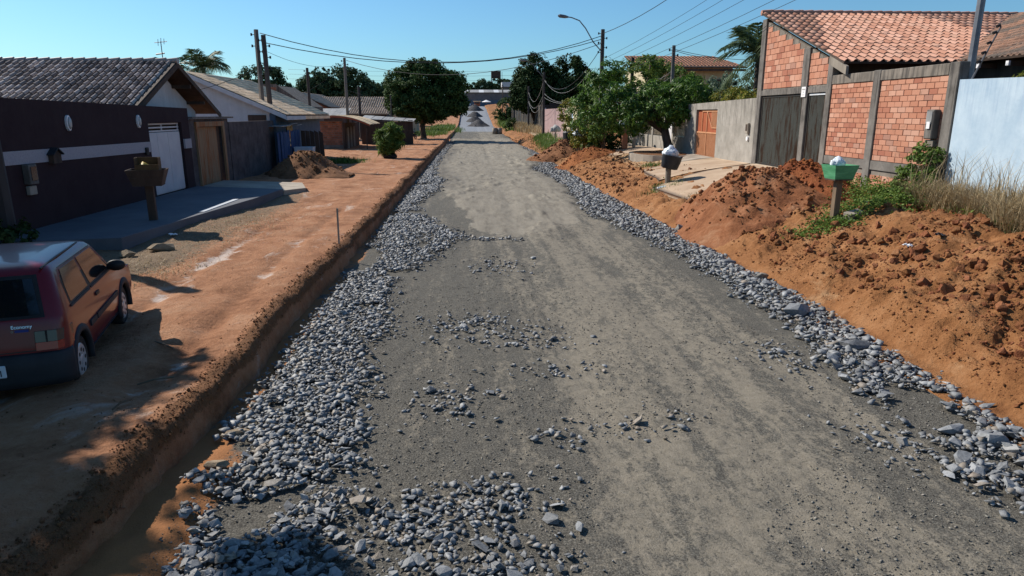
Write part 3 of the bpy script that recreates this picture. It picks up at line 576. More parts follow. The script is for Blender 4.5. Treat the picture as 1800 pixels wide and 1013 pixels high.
def sub(name, parent):   # an empty mesh part to hang pieces from is not needed: pieces go straight on the thing
    return parent
# ================================================================== RIGHT: brick house
XW = 11.0
hs = thing('brick_house', 'unplastered brick house with salmon tiled roof and tall dark metal gates', 'house', (XW, 24, 1.2))
rake = lambda y: 6.62-(26.45-y)*.345            # underside of the roof along the street wall
w = MB().prism([(26.1, 4.05), (26.1, rake(26.1)-.02), (21.05, rake(21.05)-.02), (21.05, 4.05)], 'x', XW+.03, XW+.2); w.build('gable_wall', 'mortar', hs)
bricks_on(hs, XW+.03, 22.95, 26.02, 4.09, 6.7, .385, .2, rake, .02); bricks_on(hs, XW+.03, 21.2, 22.5, 4.09, 5.5, .385, .2, rake, .02)
for a, b, z0, z1, nm in ((26.1, 26.48, .9, 6.6, 'column'), (22.5, 22.95, 4.052, rake(22.7)-.05, 'column'), (22.42, 22.72, .9, 3.86, 'gate_post'), (20.95, 21.25, .9, 4.95, 'column')):
    m = MB(); m.box(XW-.03, XW+.22, a, b, z0, z1); m.build(nm, 'old_concrete', hs, bevel=.012)
MB().box(XW-.012, XW+.2, 21.25, 26.1, 3.862, 4.05).build('beam', 'old_concrete', hs)
MB().box(XW-.02, XW+.2, 21.25, 22.42, .9, 1.3).build('sill', 'concrete', hs); MB().box(XW-.02, XW+.2, 22.72, 26.1, .9, 1.34).build('sill', 'concrete', hs)
MB().box(XW+.2, XW+.36, 20.9, 26.48, .8, 4.9).build('inner_wall', 'dark_wood', hs)
for y0, y1, n, z0 in ((22.76, 26.06, 44, 1.36), (21.28, 22.39, 16, 1.32)):
    g = MB().box(XW+.08, XW+.1, y0, y1, z0, 3.84); fr = g.build('gate', 'gate_dark', hs)
    slats_x('slat', fr, XW+.08, y0+.05, y1-.05, z0+.06, 3.78, n, 'gate_slat', .28)
    mb = MB(); [mb.box(XW+.04, XW+.078, a, b, c, d) for a, b, c, d in ((y0, y1, 3.78, 3.84), (y0, y1, z0, z0+.06), (y0, y0+.05, z0+.06, 3.78), (y1-.05, y1, z0+.06, 3.78))]; mb.build('gate_frame', 'gate_dark', fr)
MB().box(XW+.03, XW+.076, 21.3, 22.38, 3.78, 3.835).build('top_rail', 'white_plaster', fr)
# roof facing the camera, its hip wing and the ridge
yr, zr_, ye, ze = 26.45, 6.78, 20.2, 4.62
sl = Vector((0, ye-yr, ze-zr_)); Ls = sl.length
rf = slab_part('roof', [(XW-.12, yr, zr_), (22, yr, zr_), (22, ye, ze), (XW-.12, ye, ze)], .06, 'dark_wood', hs)
valley = lambda u, v: XW-.12+u < 14.35+ (1-v/Ls)*6.6+.35
tiled(rf, (XW-.12, yr, zr_+.02), (1, 0, 0), sl, 9.8, Ls, .272, .41, 'clay_tile', 300, valley, .035, .085, lambda p: abs(p.x-15)+.4*abs(p.y-21))
mb = MB(); [mb.tube([(x, yr, zr_+.06), (x+.42, yr, zr_+.075)], [.1, .115], 8) for x in np.arange(XW-.12, 21, .38)]; stuff(mb.build('ridge_tiles', 'clay_tile', hs))
wv = Vector((-6.2, 0, -2.14)); wr = slab_part('wing_roof', [(20.6, 26, 6.78), (20.6, 15.5, 6.78), (14.4, 15.5, 4.64), (14.4, 20.6, 4.64)], .06, 'dark_wood', hs)
tiled(wr, (20.55, 26, 6.8), (0, -1, 0), wv, 10.4, wv.length, .2, .36, 'wing_tile', 0, lambda u, v: 26-u < 20.2+(1-v/wv.length)*6.2, .03, .06)
mb = MB(); [mb.tube([(14.4+t*6.1, 20.3+t*6.1, 4.7+t*2.12), (14.75+t*6.1, 20.65+t*6.1, 4.83+t*2.12)], .06, 5) for t in np.linspace(0, .97, 16)]; mb.build('valley', 'black', hs)
MB().box(XW+.4, 14.3, 20.9, 21.05, 1, 4.84).build('front_wall', 'dark_wood', hs); MB().box(14.9, 15.05, 15.6, 20.9, 1, 4.76).build('wing_wall', 'dark_wood', hs)
for y in (16.1, 17.2, 18.3, 19.4): MB().box(14.42, 14.9, y-.05, y+.05, 4.46, 4.58).build('rafter', 'dark_wood', hs), MB().box(14.36, 14.418, y-.05, y+.05, 4.46, 4.58).build('rafter_end', 'white_paint', hs)
MB().prism([(21.0, 4.66), (20.0, 4.3), (20.0, 4.54), (21.0, 4.9)], 'x', XW-.14, XW-.06).build('barge_board', 'grey_wood', hs)
t = tag(MB().box(XW-.07, XW-.032, 22.48, 22.76, 3.74, 4.06).build('house_plate', 'white_paint'), 'small white notice plate fixed on the post between the two dark gates', 'sign')
mb = MB(); mb.box(XW-.074, XW-.0705, 22.53, 22.71, 3.96, 4.0).box(XW-.074, XW-.0705, 22.6, 22.64, 3.87, 3.91).box(XW-.074, XW-.0705, 22.55, 22.69, 3.8, 3.815); o = mb.build('print', 'sheet_metal'); o.parent = t
# near brick wall
bw = thing('brick_wall', 'tall unplastered brick yard wall with grey concrete columns and dark stained top beam', 'wall', (XW, 18, 1.2))
topz = lambda y: 4.1+(y-15.5)*.008
MB().box(XW+.03, XW+.18, 15.7, 20.93, 1.96, 4.06).build('mortar_bed', 'mortar', bw)
bricks_on(bw, XW+.03, 18.74, 20.93, 1.965, 4.07, .325, .1402, None, .02); bricks_on(bw, XW+.03, 15.72, 18.39, 1.965, 4.07, .325, .1402, None, .02)
MB().box(XW-.02, XW+.2, 15.72, 20.94, 4.062, 4.33).build('top_beam', 'mortar', bw, bevel=.015)
MB().box(XW-.012, XW+.19, 15.72, 20.94, 1.72, 1.958).build('base_beam', 'old_concrete', bw)
MB().box(XW+.03, XW+.18, 15.7, 20.93, .7, 1.72).build('foundation', 'mortar', bw); bricks_on(bw, XW+.03, 15.72, 20.9, 1.02, 1.72, .325, .1402, None, .02)
for a, b in ((18.4, 18.73), (15.36, 15.7)): MB().box(XW-.035, XW+.21, a, b, .8, 4.345).build('column', 'old_concrete', bw, bevel=.015)
mt = thing('electric_meter', 'tall green-grey electric meter box set in the brick wall above the vine', 'meter', (XW, 15.95, 2.6))
MB().box(XW-.16, XW+.02, 15.82, 16.1, 2.62, 3.3).build('box', 'old_concrete', mt, bevel=.02); MB().box(XW-.175, XW-.162, 15.86, 16.06, 2.98, 3.26).build('door', 'sheet_metal', mt)
MB().box(XW-.19, XW-.178, 15.88, 16.0, 2.86, 3.02).build('paper', 'white_paint', mt); MB().box(XW-.1, XW+.02, 15.8, 16.1, 2.45, 2.6).build('conduit_box', 'mortar', mt)
# blue wall at the right edge
bl = thing('plastered_wall', 'pale blue plastered wall at the far right behind dry grass', 'wall', (XW, 10, 1.2))
MB().prism([(6, .7), (15.34, .7), (15.34, 3.95), (12, 3.88), (6, 3.8)], 'x', XW+.0, XW+.16).build('wall', 'blue_wall', bl)
# leaning electric fence stake
ef = thing('fence_stake', 'slanted electric fence stake with insulators on top of the blue wall', 'fence stake', (XW+.08, 15.1, 3.9))
p0, p1 = Vector((XW+.08, 15.1, 3.9)), Vector((XW+.3, 14.75, 5.0)); MB().tube([p0, p1], [.022, .016], 6).build('rod', 'steel', ef)
for t_ in (.35, .52, .7, .88, 1): c = p0.lerp(p1, t_); MB().tube([c+Vector((-.09, 0, 0)), c+Vector((-.03, 0, .03)), c], [.035, .03, .015], 6).build('insulator', 'black', ef)
# grey rendered wall with red gate
gw = thing('rendered_wall', 'weathered grey rendered wall with a red and orange metal gate', 'wall', (XW, 30, 1.1))
wt = lambda y: 3.8-(y-26.5)*.016
w = MB(); w.prism([(26.48, .7), (30.7, .7), (30.7, wt(30.7)), (26.48, wt(26.48))], 'x', XW, XW+.15).prism([(33.6, .7), (35.2, .7), (35.2, wt(35.2)), (33.6, wt(33.6))], 'x', XW, XW+.15).prism([(30.7, 3.4), (33.6, 3.4), (33.6, wt(33.6)), (30.7, wt(30.7))], 'x', XW, XW+.15); w.build('wall', 'grey_render', gw)
rg = MB().box(XW+.1, XW+.12, 30.72, 33.58, 1.12, 3.38).build('red_gate', 'red_gate', gw)
slats_x('rail', rg, XW+.1, 30.76, 33.54, 1.2, 2.32, 26, 'orange_rail', .42, .02); slats_x('rail', rg, XW+.1, 30.76, 31.7, 2.6, 3.34, 9, 'orange_rail', .42, .02)
mb = MB(); [mb.box(XW+.06, XW+.078, a, b, c, d) for a, b, c, d in ((30.74, 33.56, 2.32, 2.38), (30.74, 33.56, 1.13, 1.19), (30.74, 32.9, 3.3, 3.35), (33.5, 33.56, 1.19, 2.32), (32.2, 32.25, 1.19, 3.3), (32.86, 32.9, 2.38, 3.3), (30.74, 31.5, 2.56, 2.6))]; mb.tube([(XW+.07, 31.5, 2.58), (XW+.07, 32.2, 3.3)], .022, 5); mb.build('gate_frame', 'orange_rail', rg)
MB().box(XW+.16, XW+.3, 30.5, 33.8, .9, 3.4).build('dark_backing', 'dark_wood', gw)
mt = thing('electric_meter', 'small pale meter box with a round meter below on the grey wall', 'meter', (XW, 27, 2.3))
MB().box(XW-.1, XW-.002, 26.92, 27.16, 2.45, 2.85).build('box', 'concrete', mt, bevel=.015); MB().box(XW-.112, XW-.1, 26.97, 27.11, 2.55, 2.8).build('door', 'dark_wood', mt); MB().tube([(XW-.06, 27.03, 2.25), (XW-.001, 27.03, 2.25)], .09, 12).build('dial', 'white_paint', mt)
# wall behind the mango: pillars, lattice, white door
lw = thing('lattice_wall', 'low grey front wall with diamond lattice panels and white door behind mango trunk', 'wall', (XW+.1, 40, 1.0))
MB().box(XW+.1, XW+.22, 35.25, 37.6, .6, 2.0).build('wall', 'grey_render', lw); MB().box(XW+.1, XW+.22, 39.5, 48, .6, 1.95).build('wall', 'grey_render', lw)
for y in (35.4, 37.7, 39.3, 42, 45, 48): MB().box(XW+.06, XW+.26, y-.13, y+.13, .6, 3.05).build('pillar', 'grey_render', lw)
for y0, y1, z0, z1 in ((35.55, 37.55, 2.05, 3.0), (39.45, 41.85, 2.0, 2.95), (42.15, 44.85, 2.0, 2.95), (45.15, 47.85, 2.0, 2.95)):
    mb = MB(); hgt = z1-z0; st = .2; k = y0-hgt
    while k < y1:
        for s_ in (1, -1):
            a0, a1 = max(k, y0), min(k+hgt, y1)
            if a1-a0 > .05:
                za, zb = z0+(a0-k), z0+(a1-k)
                if s_ < 0: za, zb = z1-(a0-k), z1-(a1-k)
                mb.tube([(XW+.15+.012*s_, a0, za), (XW+.15+.012*s_, a1, zb)], .014, 4)
        k += st
    mb.build('lattice', 'beige_plaster', lw)
d = MB().box(XW+.12, XW+.17, 37.85, 39.15, 1.02, 2.55).build('door', 'white_metal', lw); MB().box(XW+.1, XW+.118, 38.4, 38.7, 1.75, 1.95).build('emblem', 'badge_blue', d)
MB().box(XW+.1, XW+.2, 37.85, 39.15, 2.6, 2.95).build('grille', 'sheet_metal', lw)
# pink wall further up
pw = thing('plastered_wall', 'faded pink plastered wall with pale blue door further up the street', 'wall', (9, 70, .9))
MB().box(9, 9.2, 66.5, 85, .3, 3.75).build('wall', 'pink_plaster', pw); MB().box(8.95, 9.2, 62.6, 66.4, .3, 3.95).build('wall', 'beige_plaster', pw)
MB().box(8.95, 9.2, 58.4, 60.6, .3, 3.95).build('wall', 'cream', pw); MB().box(9, 9.2, 60.6, 62.6, 3.3, 3.9).build('lintel', 'beige_plaster', pw)
MB().box(9.1, 9.15, 60.65, 62.55, .7, 3.28).build('door', 'blue_wall', pw)
MB().box(8.93, 9.2, 84.9, 85.3, .3, 3.9).build('end_post', 'white_plaster', pw); MB().box(8.93, 8.99, 66.1, 66.5, .6, 3.9).build('pilaster', 'beige_plaster', pw)
MB().box(9.25, 9.32, 55.5, 58.3, .6, 3.2).build('green_gate', 'gate_dark', pw)
# stake fence whose boards are painted black for the shade under the trees
fe = thing('stake_fence', 'tall fence of wooden stakes with backing and end boards painted black as tree shade', 'fence', (9.6, 95, .6))
y = 93.
while y < 190:
    MB().tube([(9.6+random.uniform(-.1, .1), y, zfar(y)+.2), (9.6+random.uniform(-.15, .15), y+random.uniform(-.1, .1), zfar(y)+4.3+random.uniform(-.35, .25))], .055, 5).build('stake', 'grey_wood', fe); y += 1.05 if y < 130 else 1.7
MB().box(9.7, 9.76, 93, 190, .2, 1.0).build('lower_board', 'dark_wood', fe)
stf = []
mb = MB()
for y in np.arange(93, 190, .8): mb.box(9.78, 9.82, y, y+.72, float(zfar(y)), float(zfar(y))+3.9)
stuff(mb.build('shade_boards', 'black', fe))  # flat black backing imitates the shade below the crowns
for i in range(9): MB().box(9.75+i*.75, 10.45+i*.75, 92.8, 92.86, .3, 4.5+random.uniform(-.2, .2)).build('shade_end_board', 'black', fe)
# orange-roofed house behind the trees
oh = thing('tiled_house', 'house with orange tiled roof and cream wall behind the trees on the right', 'house', (18, 62, 1))
MB().box(14.6, 22, 58.5, 66, 1, 7.0).build('wall', 'cream', oh); r_ = slab_part('roof', [(13.6, 62.3, 8.05), (21.6, 62.3, 8.05), (22.9, 57.6, 6.85), (13.6, 57.6, 6.85)], .1, 'dark_wood', oh)
v_ = Vector((0, -4.7, -1.2)); tiled(r_, (13.6, 62.3, 8.08), (1, 0, 0), v_, 9.3, v_.length, .3, .5, 'orange_tile', 0, lambda u, v: u < 8+1.3*v/4.85, .03, .09)
MB().box(13.6, 22.8, 57.62, 57.7, 6.62, 6.8).build('fascia', 'dark_wood', oh)
for x in (18.5, 20.6): wn = MB().box(x, x+1, 58.43, 58.49, 5.2, 6.0).build('window', 'dark_wood', oh); MB().box(x+.48, x+.52, 58.4, 58.43, 5.2, 6.0).build('mullion', 'white_paint', wn)
# ================================================================== LEFT
XL = -10.0
wl_ = thing('rendered_wall', 'dark brown street wall with a white horizontal band and white metal door', 'wall', (XL, 20, .65))
tz = lambda y: 3.54-(y-15.5)*.0145
MB().prism([(13.4, .3), (22.35, .3), (22.35, 2.92), (24.85, 2.92), (24.85, .3), (25.5, .3), (25.5, tz(25.5)), (13.4, tz(13.4))], 'x', XL-.2, XL).build('wall', 'brown_wall', wl_)
MB().prism([(14.2, 2.13), (22.33, 2.05), (22.33, 2.36), (14.2, 2.42)], 'x', XL+.002, XL+.025).build('band', 'band_white', wl_)
MB().box(XL-.1, XL+.06, 24.87, 25.42, 2.03, 2.35).build('band_end', 'band_white', wl_)
dr = MB().box(XL-.14, XL-.1, 22.38, 24.82, .66, 2.62).build('door', 'white_metal', wl_)
for i, (a, b) in enumerate(((22.4, 23.05), (23.07, 23.85), (23.87, 24.8))): MB().box(XL-.1, XL-.08, a, b, .7, 2.6).build('door_panel', 'white_metal', dr)
mb = MB(); [mb.box(XL-.14, XL-.1, 22.38, 24.82, z, z+.045) for z in (2.64, 2.75, 2.86)]; [mb.box(XL-.138, XL-.102, y, y+.04, 2.64, 2.9) for y in (22.4, 23.5, 24.76)]; mb.build('transom_grille', 'white_metal', dr)
MB().box(XL-.3, XL-.24, 22.2, 25, .5, 3).build('dark_backing', 'dark_wood', wl_)
for y, lb in ((18.0, 'oval white bulkhead lamp on the brown wall, the one nearer the street corner pole'), (21.7, 'oval white bulkhead lamp on the brown wall, the one nearer the white door')):
    l = thing('wall_lamp', lb, 'lamp', (XL, y, 2.98)); mb = MB(); mb.loft([[(XL+d_, y+.1*k*math.cos(a), 2.98+.19*k*math.sin(a)) for a in np.linspace(0, 2*math.pi, 16, endpoint=False)] for d_, k in ((0, 1), (.05, 1), (.06, .85))]); mb.build('housing', 'white_paint', l)
    mb = MB(); mb.loft([[(XL+d_, y+.075*k*math.cos(a), 2.98+.15*k*math.sin(a)) for a in np.linspace(0, 2*math.pi, 14, endpoint=False)] for d_, k in ((.061, 1), (.09, .75), (.1, .3))]); mb.build('glass', 'lamp_glass', l, True)
mx = thing('letter_box', 'small house-shaped letter box mounted on the white band', 'letter box', (XL, 17.1, 2.1)); MB().prism([(16.95, 2.06), (17.27, 2.06), (17.27, 2.26), (17.11, 2.38), (16.95, 2.26)], 'x', XL+.026, XL+.15).build('box', 'dark_wood', mx); MB().prism([(16.9, 2.25), (17.11, 2.4), (17.32, 2.25), (17.32, 2.28), (17.11, 2.43), (16.9, 2.28)], 'x', XL+.026, XL+.2).build('roof', 'grey_plastic', mx)
mt = thing('electric_meter', 'narrow grey meter box over a small square box, low on the brown wall', 'meter', (XL, 16.1, 1.5)); MB().box(XL+.001, XL+.16, 15.95, 16.25, 1.66, 2.1).build('box', 'old_concrete', mt, bevel=.015); MB().box(XL+.16, XL+.175, 16, 16.2, 1.75, 2.05).build('door', 'smoke_lens', mt); MB().box(XL+.001, XL+.1, 15.97, 16.23, 1.42, 1.62).build('lower_box', 'concrete', mt, bevel=.015)
ic = thing('intercom', 'small black intercom box beside the white door', 'intercom', (XL, 21.95, 2.0)); MB().box(XL+.026, XL+.08, 21.87, 22.03, 1.98, 2.2).build('case', 'black', ic, bevel=.01); MB().box(XL+.08, XL+.088, 21.91, 21.99, 2.06, 2.16).build('speaker', 'grey_plastic', ic)
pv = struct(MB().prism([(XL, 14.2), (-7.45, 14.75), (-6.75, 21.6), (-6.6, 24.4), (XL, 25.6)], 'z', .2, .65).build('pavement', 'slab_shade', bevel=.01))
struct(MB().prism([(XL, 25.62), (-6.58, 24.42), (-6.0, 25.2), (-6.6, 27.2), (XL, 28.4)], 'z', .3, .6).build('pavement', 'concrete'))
# dark-tiled house behind the brown wall
hd = thing('tiled_house', 'low house with glossy dark tiled roof and white gable behind the brown wall', 'house', (-16, 26, .5))
MB().prism([(22.9, .4), (29.1, .4), (29.1, 3.3), (26.1, 4.72), (22.9, 3.3)], 'x', -24, -11.1).build('wall', 'white_plaster', hd)
ax = -10.4; sl = Vector((0, -3.75, -1.72)); Ls = sl.length
r1 = slab_part('roof', [(-26, 26.1, 4.94), (ax, 26.1, 4.94), (ax, 22.3, 3.2), (-26, 22.3, 3.2)], .07, 'dark_wood', hd)
tiled(r1, (-26, 26.1, 4.97), (1, 0, 0), sl, 15.6, Ls, .225, .36, 'glazed_tile', 300, None, .035, .1, lambda p: -p.x)
r2 = slab_part('roof', [(ax, 26.1, 4.94), (-26, 26.1, 4.94), (-26, 29.9, 3.2), (ax, 29.9, 3.2)], .07, 'dark_wood', hd); tiled(r2, (-26, 26.1, 4.97), (1, 0, 0), Vector((0, 3.75, -1.72)), 15.6, Ls, .225, .36, 'glazed_tile', 0)
mb = MB(); [mb.tube([(x, 26.1, 5.0), (x+.44, 26.1, 5.03)], [.1, .12], 8) for x in np.arange(-26, ax, .4)]; stuff(mb.build('ridge_tiles', 'glazed_tile', hd))
for s_ in (-1, 1): MB().prism([(26.1, 4.98), (26.1+s_*3.85, 3.2), (26.1+s_*3.85, 3.02), (26.1, 4.8)], 'x', ax-.02, ax+.03).build('barge_board', 'dark_wood', hd)
for t_ in (.3, .65): MB().box(-11.1, ax-.03, 26.1+t_*3.5-.05, 26.1+t_*3.5+.05, 4.82-t_*1.6-.22, 4.82-t_*1.6-.1).build('rafter', 'dark_wood', hd)
# wall with rusty door
rw = thing('rendered_wall', 'black-stained concrete wall with a rusty plank door', 'wall', (XL, 30, .5))
MB().prism([(25.55, .2), (26.2, .2), (26.2, 2.72), (28.9, 2.72), (28.9, .2), (29.6, .2), (29.6, 3.02), (25.55, 3.02)], 'x', XL-.2, XL-.03).build('wall', 'dark_render', rw)
MB().box(XL-.2, XL-.0, 29.62, 36.2, .2, 2.88).build('wall', 'dark_render', rw); MB().box(XL-.35, XL+.12, 25.55, 29.9, 3.03, 3.1).build('coping', 'old_concrete', rw)
MB().prism([(26.02, .4), (26.18, .4), (26.18, 2.74), (28.75, 2.74), (28.75, .4), (28.95, .4), (28.95, 2.92), (26.02, 2.92)], 'x', XL-.028, XL+.05).build('door_frame', 'rust_door', rw)
for i in range(7): MB().box(XL-.12, XL-.09, 26.2+i*.31, 26.2+i*.31+.295, .45, 2.72).build('plank', 'rust_door', rw)
MB().box(XL-.15, XL-.125, 26.2, 28.75, .4, 2.72).build('dark_opening', 'dark_wood', rw)
# white house with beige roof and blue front
wh = thing('tiled_house', 'white-walled house with broad beige tiled roof and blue street front', 'house', (-12, 40, .4))
yg, ey, rx_, rz_, ex, ez = 36.1, 47.0, -14.1, 5.2, -9.3, 3.12
MB().prism([(-18.5, .4), (-10.2, .4), (-10.2, 3.4), (-14.1, 5.02), (-18.5, 3.2)], 'y', yg+.35, yg+.55).build('gable_wall', 'white_plaster', wh)
MB().box(-10.19, -9.9, yg+.2, ey-.3, .3, 3.2).build('wall', 'blue_house', wh)
v_ = Vector((ex-rx_, 0, ez-rz_)); r1 = slab_part('roof', [(rx_, yg, rz_), (ex, yg, ez), (ex, ey, ez), (rx_, ey, rz_)], .08, 'dark_wood', wh)
tiled(r1, (rx_, yg, rz_+.03), (0, 1, 0), v_, ey-yg, v_.length, .24, .4, 'beige_tile', 240, None, .012, .05, lambda p: p.y-p.x)
slab_part('roof', [(rx_, yg, rz_), (rx_, ey, rz_), (-18.9, ey, 3.1), (-18.9, yg, 3.1)], .08, 'beige_tile', wh)
MB().prism([(rx_, rz_+.02), (rx_, rz_-.2), (ex, ez-.2), (ex, ez+.02)], 'y', yg-.06, yg-.005).build('barge_board', 'white_plaster', wh)
MB().box(ex+.003, ex+.04, yg-.05, yg+4, ez-.22, ez-.02).build('fascia', 'white_plaster', wh); MB().box(ex+.003, ex+.03, yg+4, ey, ez-.2, ez-.02).build('fascia', 'beige_tile', wh)
MB().box(-9.9, -9.86, 38.2, 39.4, 1.5, 2.6).build('window', 'glass', wh); w_ = MB().box(-11.3, -10.4, yg+.3, yg+.345, 2.85, 3.15).build('vent_window', 'dark_wood', wh)
bt = thing('tin_fence', 'crooked blue-painted tin fence with a dark end panel in front of blue house', 'fence', (-9.2, 38, .5))
for i in range(9):
    x = -9.6+i*.02+random.uniform(-.03, .03); y = 35.2+i*.42; MB().prism([(y, .35), (y+.405, .35), (y+.41, 2.35+random.uniform(-.08, .05)), (y, 2.35+random.uniform(-.08, .05))], 'x', x, x+.03).build('tin_sheet', 'blue_paint', bt)
for i in range(5): MB().prism([(-9.35+i*.25, .35), (-9.11+i*.25, .35), (-9.13+i*.24, 2.3-.03*i), (-9.35+i*.24, 2.32)], 'y', 39.1, 39.14).build('tin_sheet', 'dark_wood', bt)
for a, b, z in ((35.4, 36.8, 2.42), (36.9, 38.2, 2.46), (38.1, 39.2, 2.36)): MB().box(-10.1, -9.25, a, b, z, z+.03, Matrix.Rotation(.03, 3, 'X'), (0, 0, -.9)).build('roof_sheet', 'sheet_metal', bt)
wb = thing('garbage_basket', 'white wire garbage basket with shiny bags against the blue fence', 'garbage basket', (-8.9, 37.6, 1.0)); MB().tube([(-8.85, 37.6, .4), (-8.85, 37.6, 1.15)], .04, 6).build('post', 'dark_wood', wb)
mb = MB(); mb.prism([(-9.3, 1.15), (-8.4, 1.15), (-8.35, 1.5), (-9.35, 1.5)], 'y', 37.3, 37.9); mb.build('basket', 'white_plaster', wb)
# brick lean-to with curved awning
bs = thing('brick_shed', 'low brick shed with a curved tan sheet awning on the left', 'shed', (-10, 58, .5))
MB().box(-12.4, -10.3, 57.1, 57.3, .3, 2.65).build('wall', 'mortar', bs); bricks_on(bs, 57.1, -12.35, -10.35, .75, 2.62, .3, .17, None, .015, -1, 'old_brick', .03, 'y')
MB().box(-10.28, -10.12, 56.9, 64, .3, 2.5).build('side_wall', 'dark_wood', bs)
for i in range(6): MB().box(-10.1, -10.06, 57+i*.75, 57.68+i*.75, .4, 2.1+random.uniform(-.1, .1)).build('plank', 'grey_wood' if i % 2 else 'dark_wood', bs)
arc = [(-12.6+i*.46, 2.98+.16*math.sin(i/10*2.2)-.013*max(0, i-3)**2.05) for i in range(11)]
for k in range(7):
    mb = MB(); yk = 56.2+k*.9; mb.prism([(x, z+.02*(k % 2)) for x, z in arc]+[(x, z-.04+.02*(k % 2)) for x, z in reversed(arc)], 'y', yk, yk+.89); mb.build('awning_sheet', 'tan_sheet', bs)
MB().prism([(x, z-.045) for x, z in arc]+[(x, z-.16) for x, z in reversed(arc)], 'y', 56.15, 56.25).build('awning_edge', 'red_gate', bs)
MB().tube([(-8.3, 56.3, .4), (-8.3, 56.3, 2.1)], .05, 6).build('post', 'dark_wood', bs)
# further houses on the left
def gable_house(label, x0, x1, y0, y1, zb, ze, zr, wall, tile, name='tiled_house', axis='x', cw=.3, rl=.5, over=.4, extra=None):
    h = thing(name, label, 'house', ((x0+x1)/2, (y0+y1)/2, zb))
    if axis == 'x':
        ym = (y0+y1)/2; MB().prism([(y0, zb-.5), (y1, zb-.5), (y1, ze), (ym, zr-.1), (y0, ze)], 'x', x0, x1).build('wall', wall, h)
        for s_ in (-1, 1):
            yo = ym+s_*((y1-y0)/2+over); zo = ze-(zr-ze)*over/((y1-y0)/2); r = slab_part('roof', [(x0-over, ym, zr), (x1+over, ym, zr), (x1+over, yo, zo), (x0-over, yo, zo)], .08, 'dark_wood', h, (0, 0, 1))
            v = Vector((0, yo-ym, zo-zr)); tiled(r, (x0-over, ym, zr+.03), (1, 0, 0), v, x1-x0+2*over, v.length, cw, rl, tile, 0, None, .03, .09)
    else:
        xm = (x0+x1)/2; MB().prism([(x0, zb-.5), (x1, zb-.5), (x1, ze), (xm, zr-.1), (x0, ze)], 'y', y0, y1).build('wall', wall, h)
        for s_ in (-1, 1):
            xo = xm+s_*((x1-x0)/2+over); zo = ze-(zr-ze)*over/((x1-x0)/2); r = slab_part('roof', [(xm, y0-over, zr), (xm, y1+over, zr), (xo, y1+over, zo), (xo, y0-over, zo)], .08, 'dark_wood', h, (0, 0, 1))
            v = Vector((xo-xm, 0, zo-zr)); tiled(r, (xm, y0-over, zr+.03), (0, 1, 0), v, y1-y0+2*over, v.length, cw, rl, tile, 0, None, .03, .09)
    return h
h = thing('brick_house', 'flat-topped bare brick house with dark sloping side behind the beige roof', 'house', (-17, 62, .5))
MB().prism([(-19.6, 0), (-16, 0), (-13.6, 0), (-13.6, 3.8), (-16, 5.5), (-19.6, 5.6)], 'y', 60, 66).build('side_wall', 'old_concrete', h); MB().box(-19.5, -16.0, 59.85, 59.98, 3.5, 5.6).build('wall', 'mortar', h); bricks_on(h, 59.85, -19.45, -16.05, 3.6, 5.55, .42, .22, None, .02, -1, 'old_brick', .02, 'y'); MB().box(-17.9, -17.2, 59.7, 59.82, 4.75, 5.15).build('window', 'dark_wood', h)
gable_house('brick-gabled house with brown tiled roof beyond the beige roof', -24.6, -17.2, 86, 101, .5, 4.1, 5.7, 'old_brick', 'brown_tile', axis='y', over=.5)
lh = gable_house('long house with brown tiled two-level roof in front of the tall trees', -19.5, -11, 92, 101, .5, 3.9, 5.35, 'dark_render', 'brown_tile')
v_ = Vector((0, -2.8, -.75)); r = slab_part('lower_roof', [(-16.6, 91.2, 3.85), (-10.2, 91.2, 3.85), (-10.2, 88.4, 3.1), (-16.6, 88.4, 3.1)], .08, 'dark_wood', lh); tiled(r, (-16.6, 91.2, 3.9), (1, 0, 0), v_, 6.4, v_.length, .3, .5, 'brown_tile', 0); MB().box(-16.4, -10.5, 89, 89.2, 0, 3.1).build('lower_wall', 'dark_render', lh)
ms = thing('metal_shed', 'small shed with grey sheet-metal roof between poles', 'shed', (-15, 76, .5)); MB().box(-17, -13.2, 75.5, 79, .2, 2.9).build('wall', 'dark_render', ms)
for i in range(6): slab_part('roof_sheet', [(-17.2+i*.7, 78, 3.75+.004*i), (-16.52+i*.7, 78, 3.75+.004*i), (-16.72+i*.7, 74.8, 2.95), (-17.4+i*.7, 74.8, 2.95)], .03, 'sheet_metal', ms)
yh = thing('plastered_house', 'pale yellow house wall half hidden by the big round tree', 'house', (-10, 112, .5)); MB().box(-12.2, -8.2, 108, 114, 0, 4.6).build('wall', 'cream', yh); MB().box(-12.5, -8, 107.7, 114.3, 4.62, 4.8).build('roof', 'sheet_metal', yh)
wn = MB().box(-9.6, -8.9, 107.9, 107.97, 2, 3.1).build('window', 'dark_wood', yh)
sw = thing('plank_fence', 'dark low plank fence with a sagging sheet roof left of the round tree', 'fence', (-9, 66, .5))
for i in range(11): MB().box(-10.2+i*.43, -9.75+i*.43, 66+i*.06, 66.05+i*.06, .3, 2.55+random.uniform(-.12, .1)).build('plank', 'dark_wood', sw)
for i in range(5): slab_part('roof_sheet', [(-10.3+i*1.0, 69.4, 3.05-.07*i), (-9.35+i*1.0, 69.4, 3.0-.07*i), (-9.35+i*1.0, 66.2, 2.7-.05*i), (-10.3+i*1.0, 66.2, 2.75-.05*i)], .03, 'sheet_metal', sw)
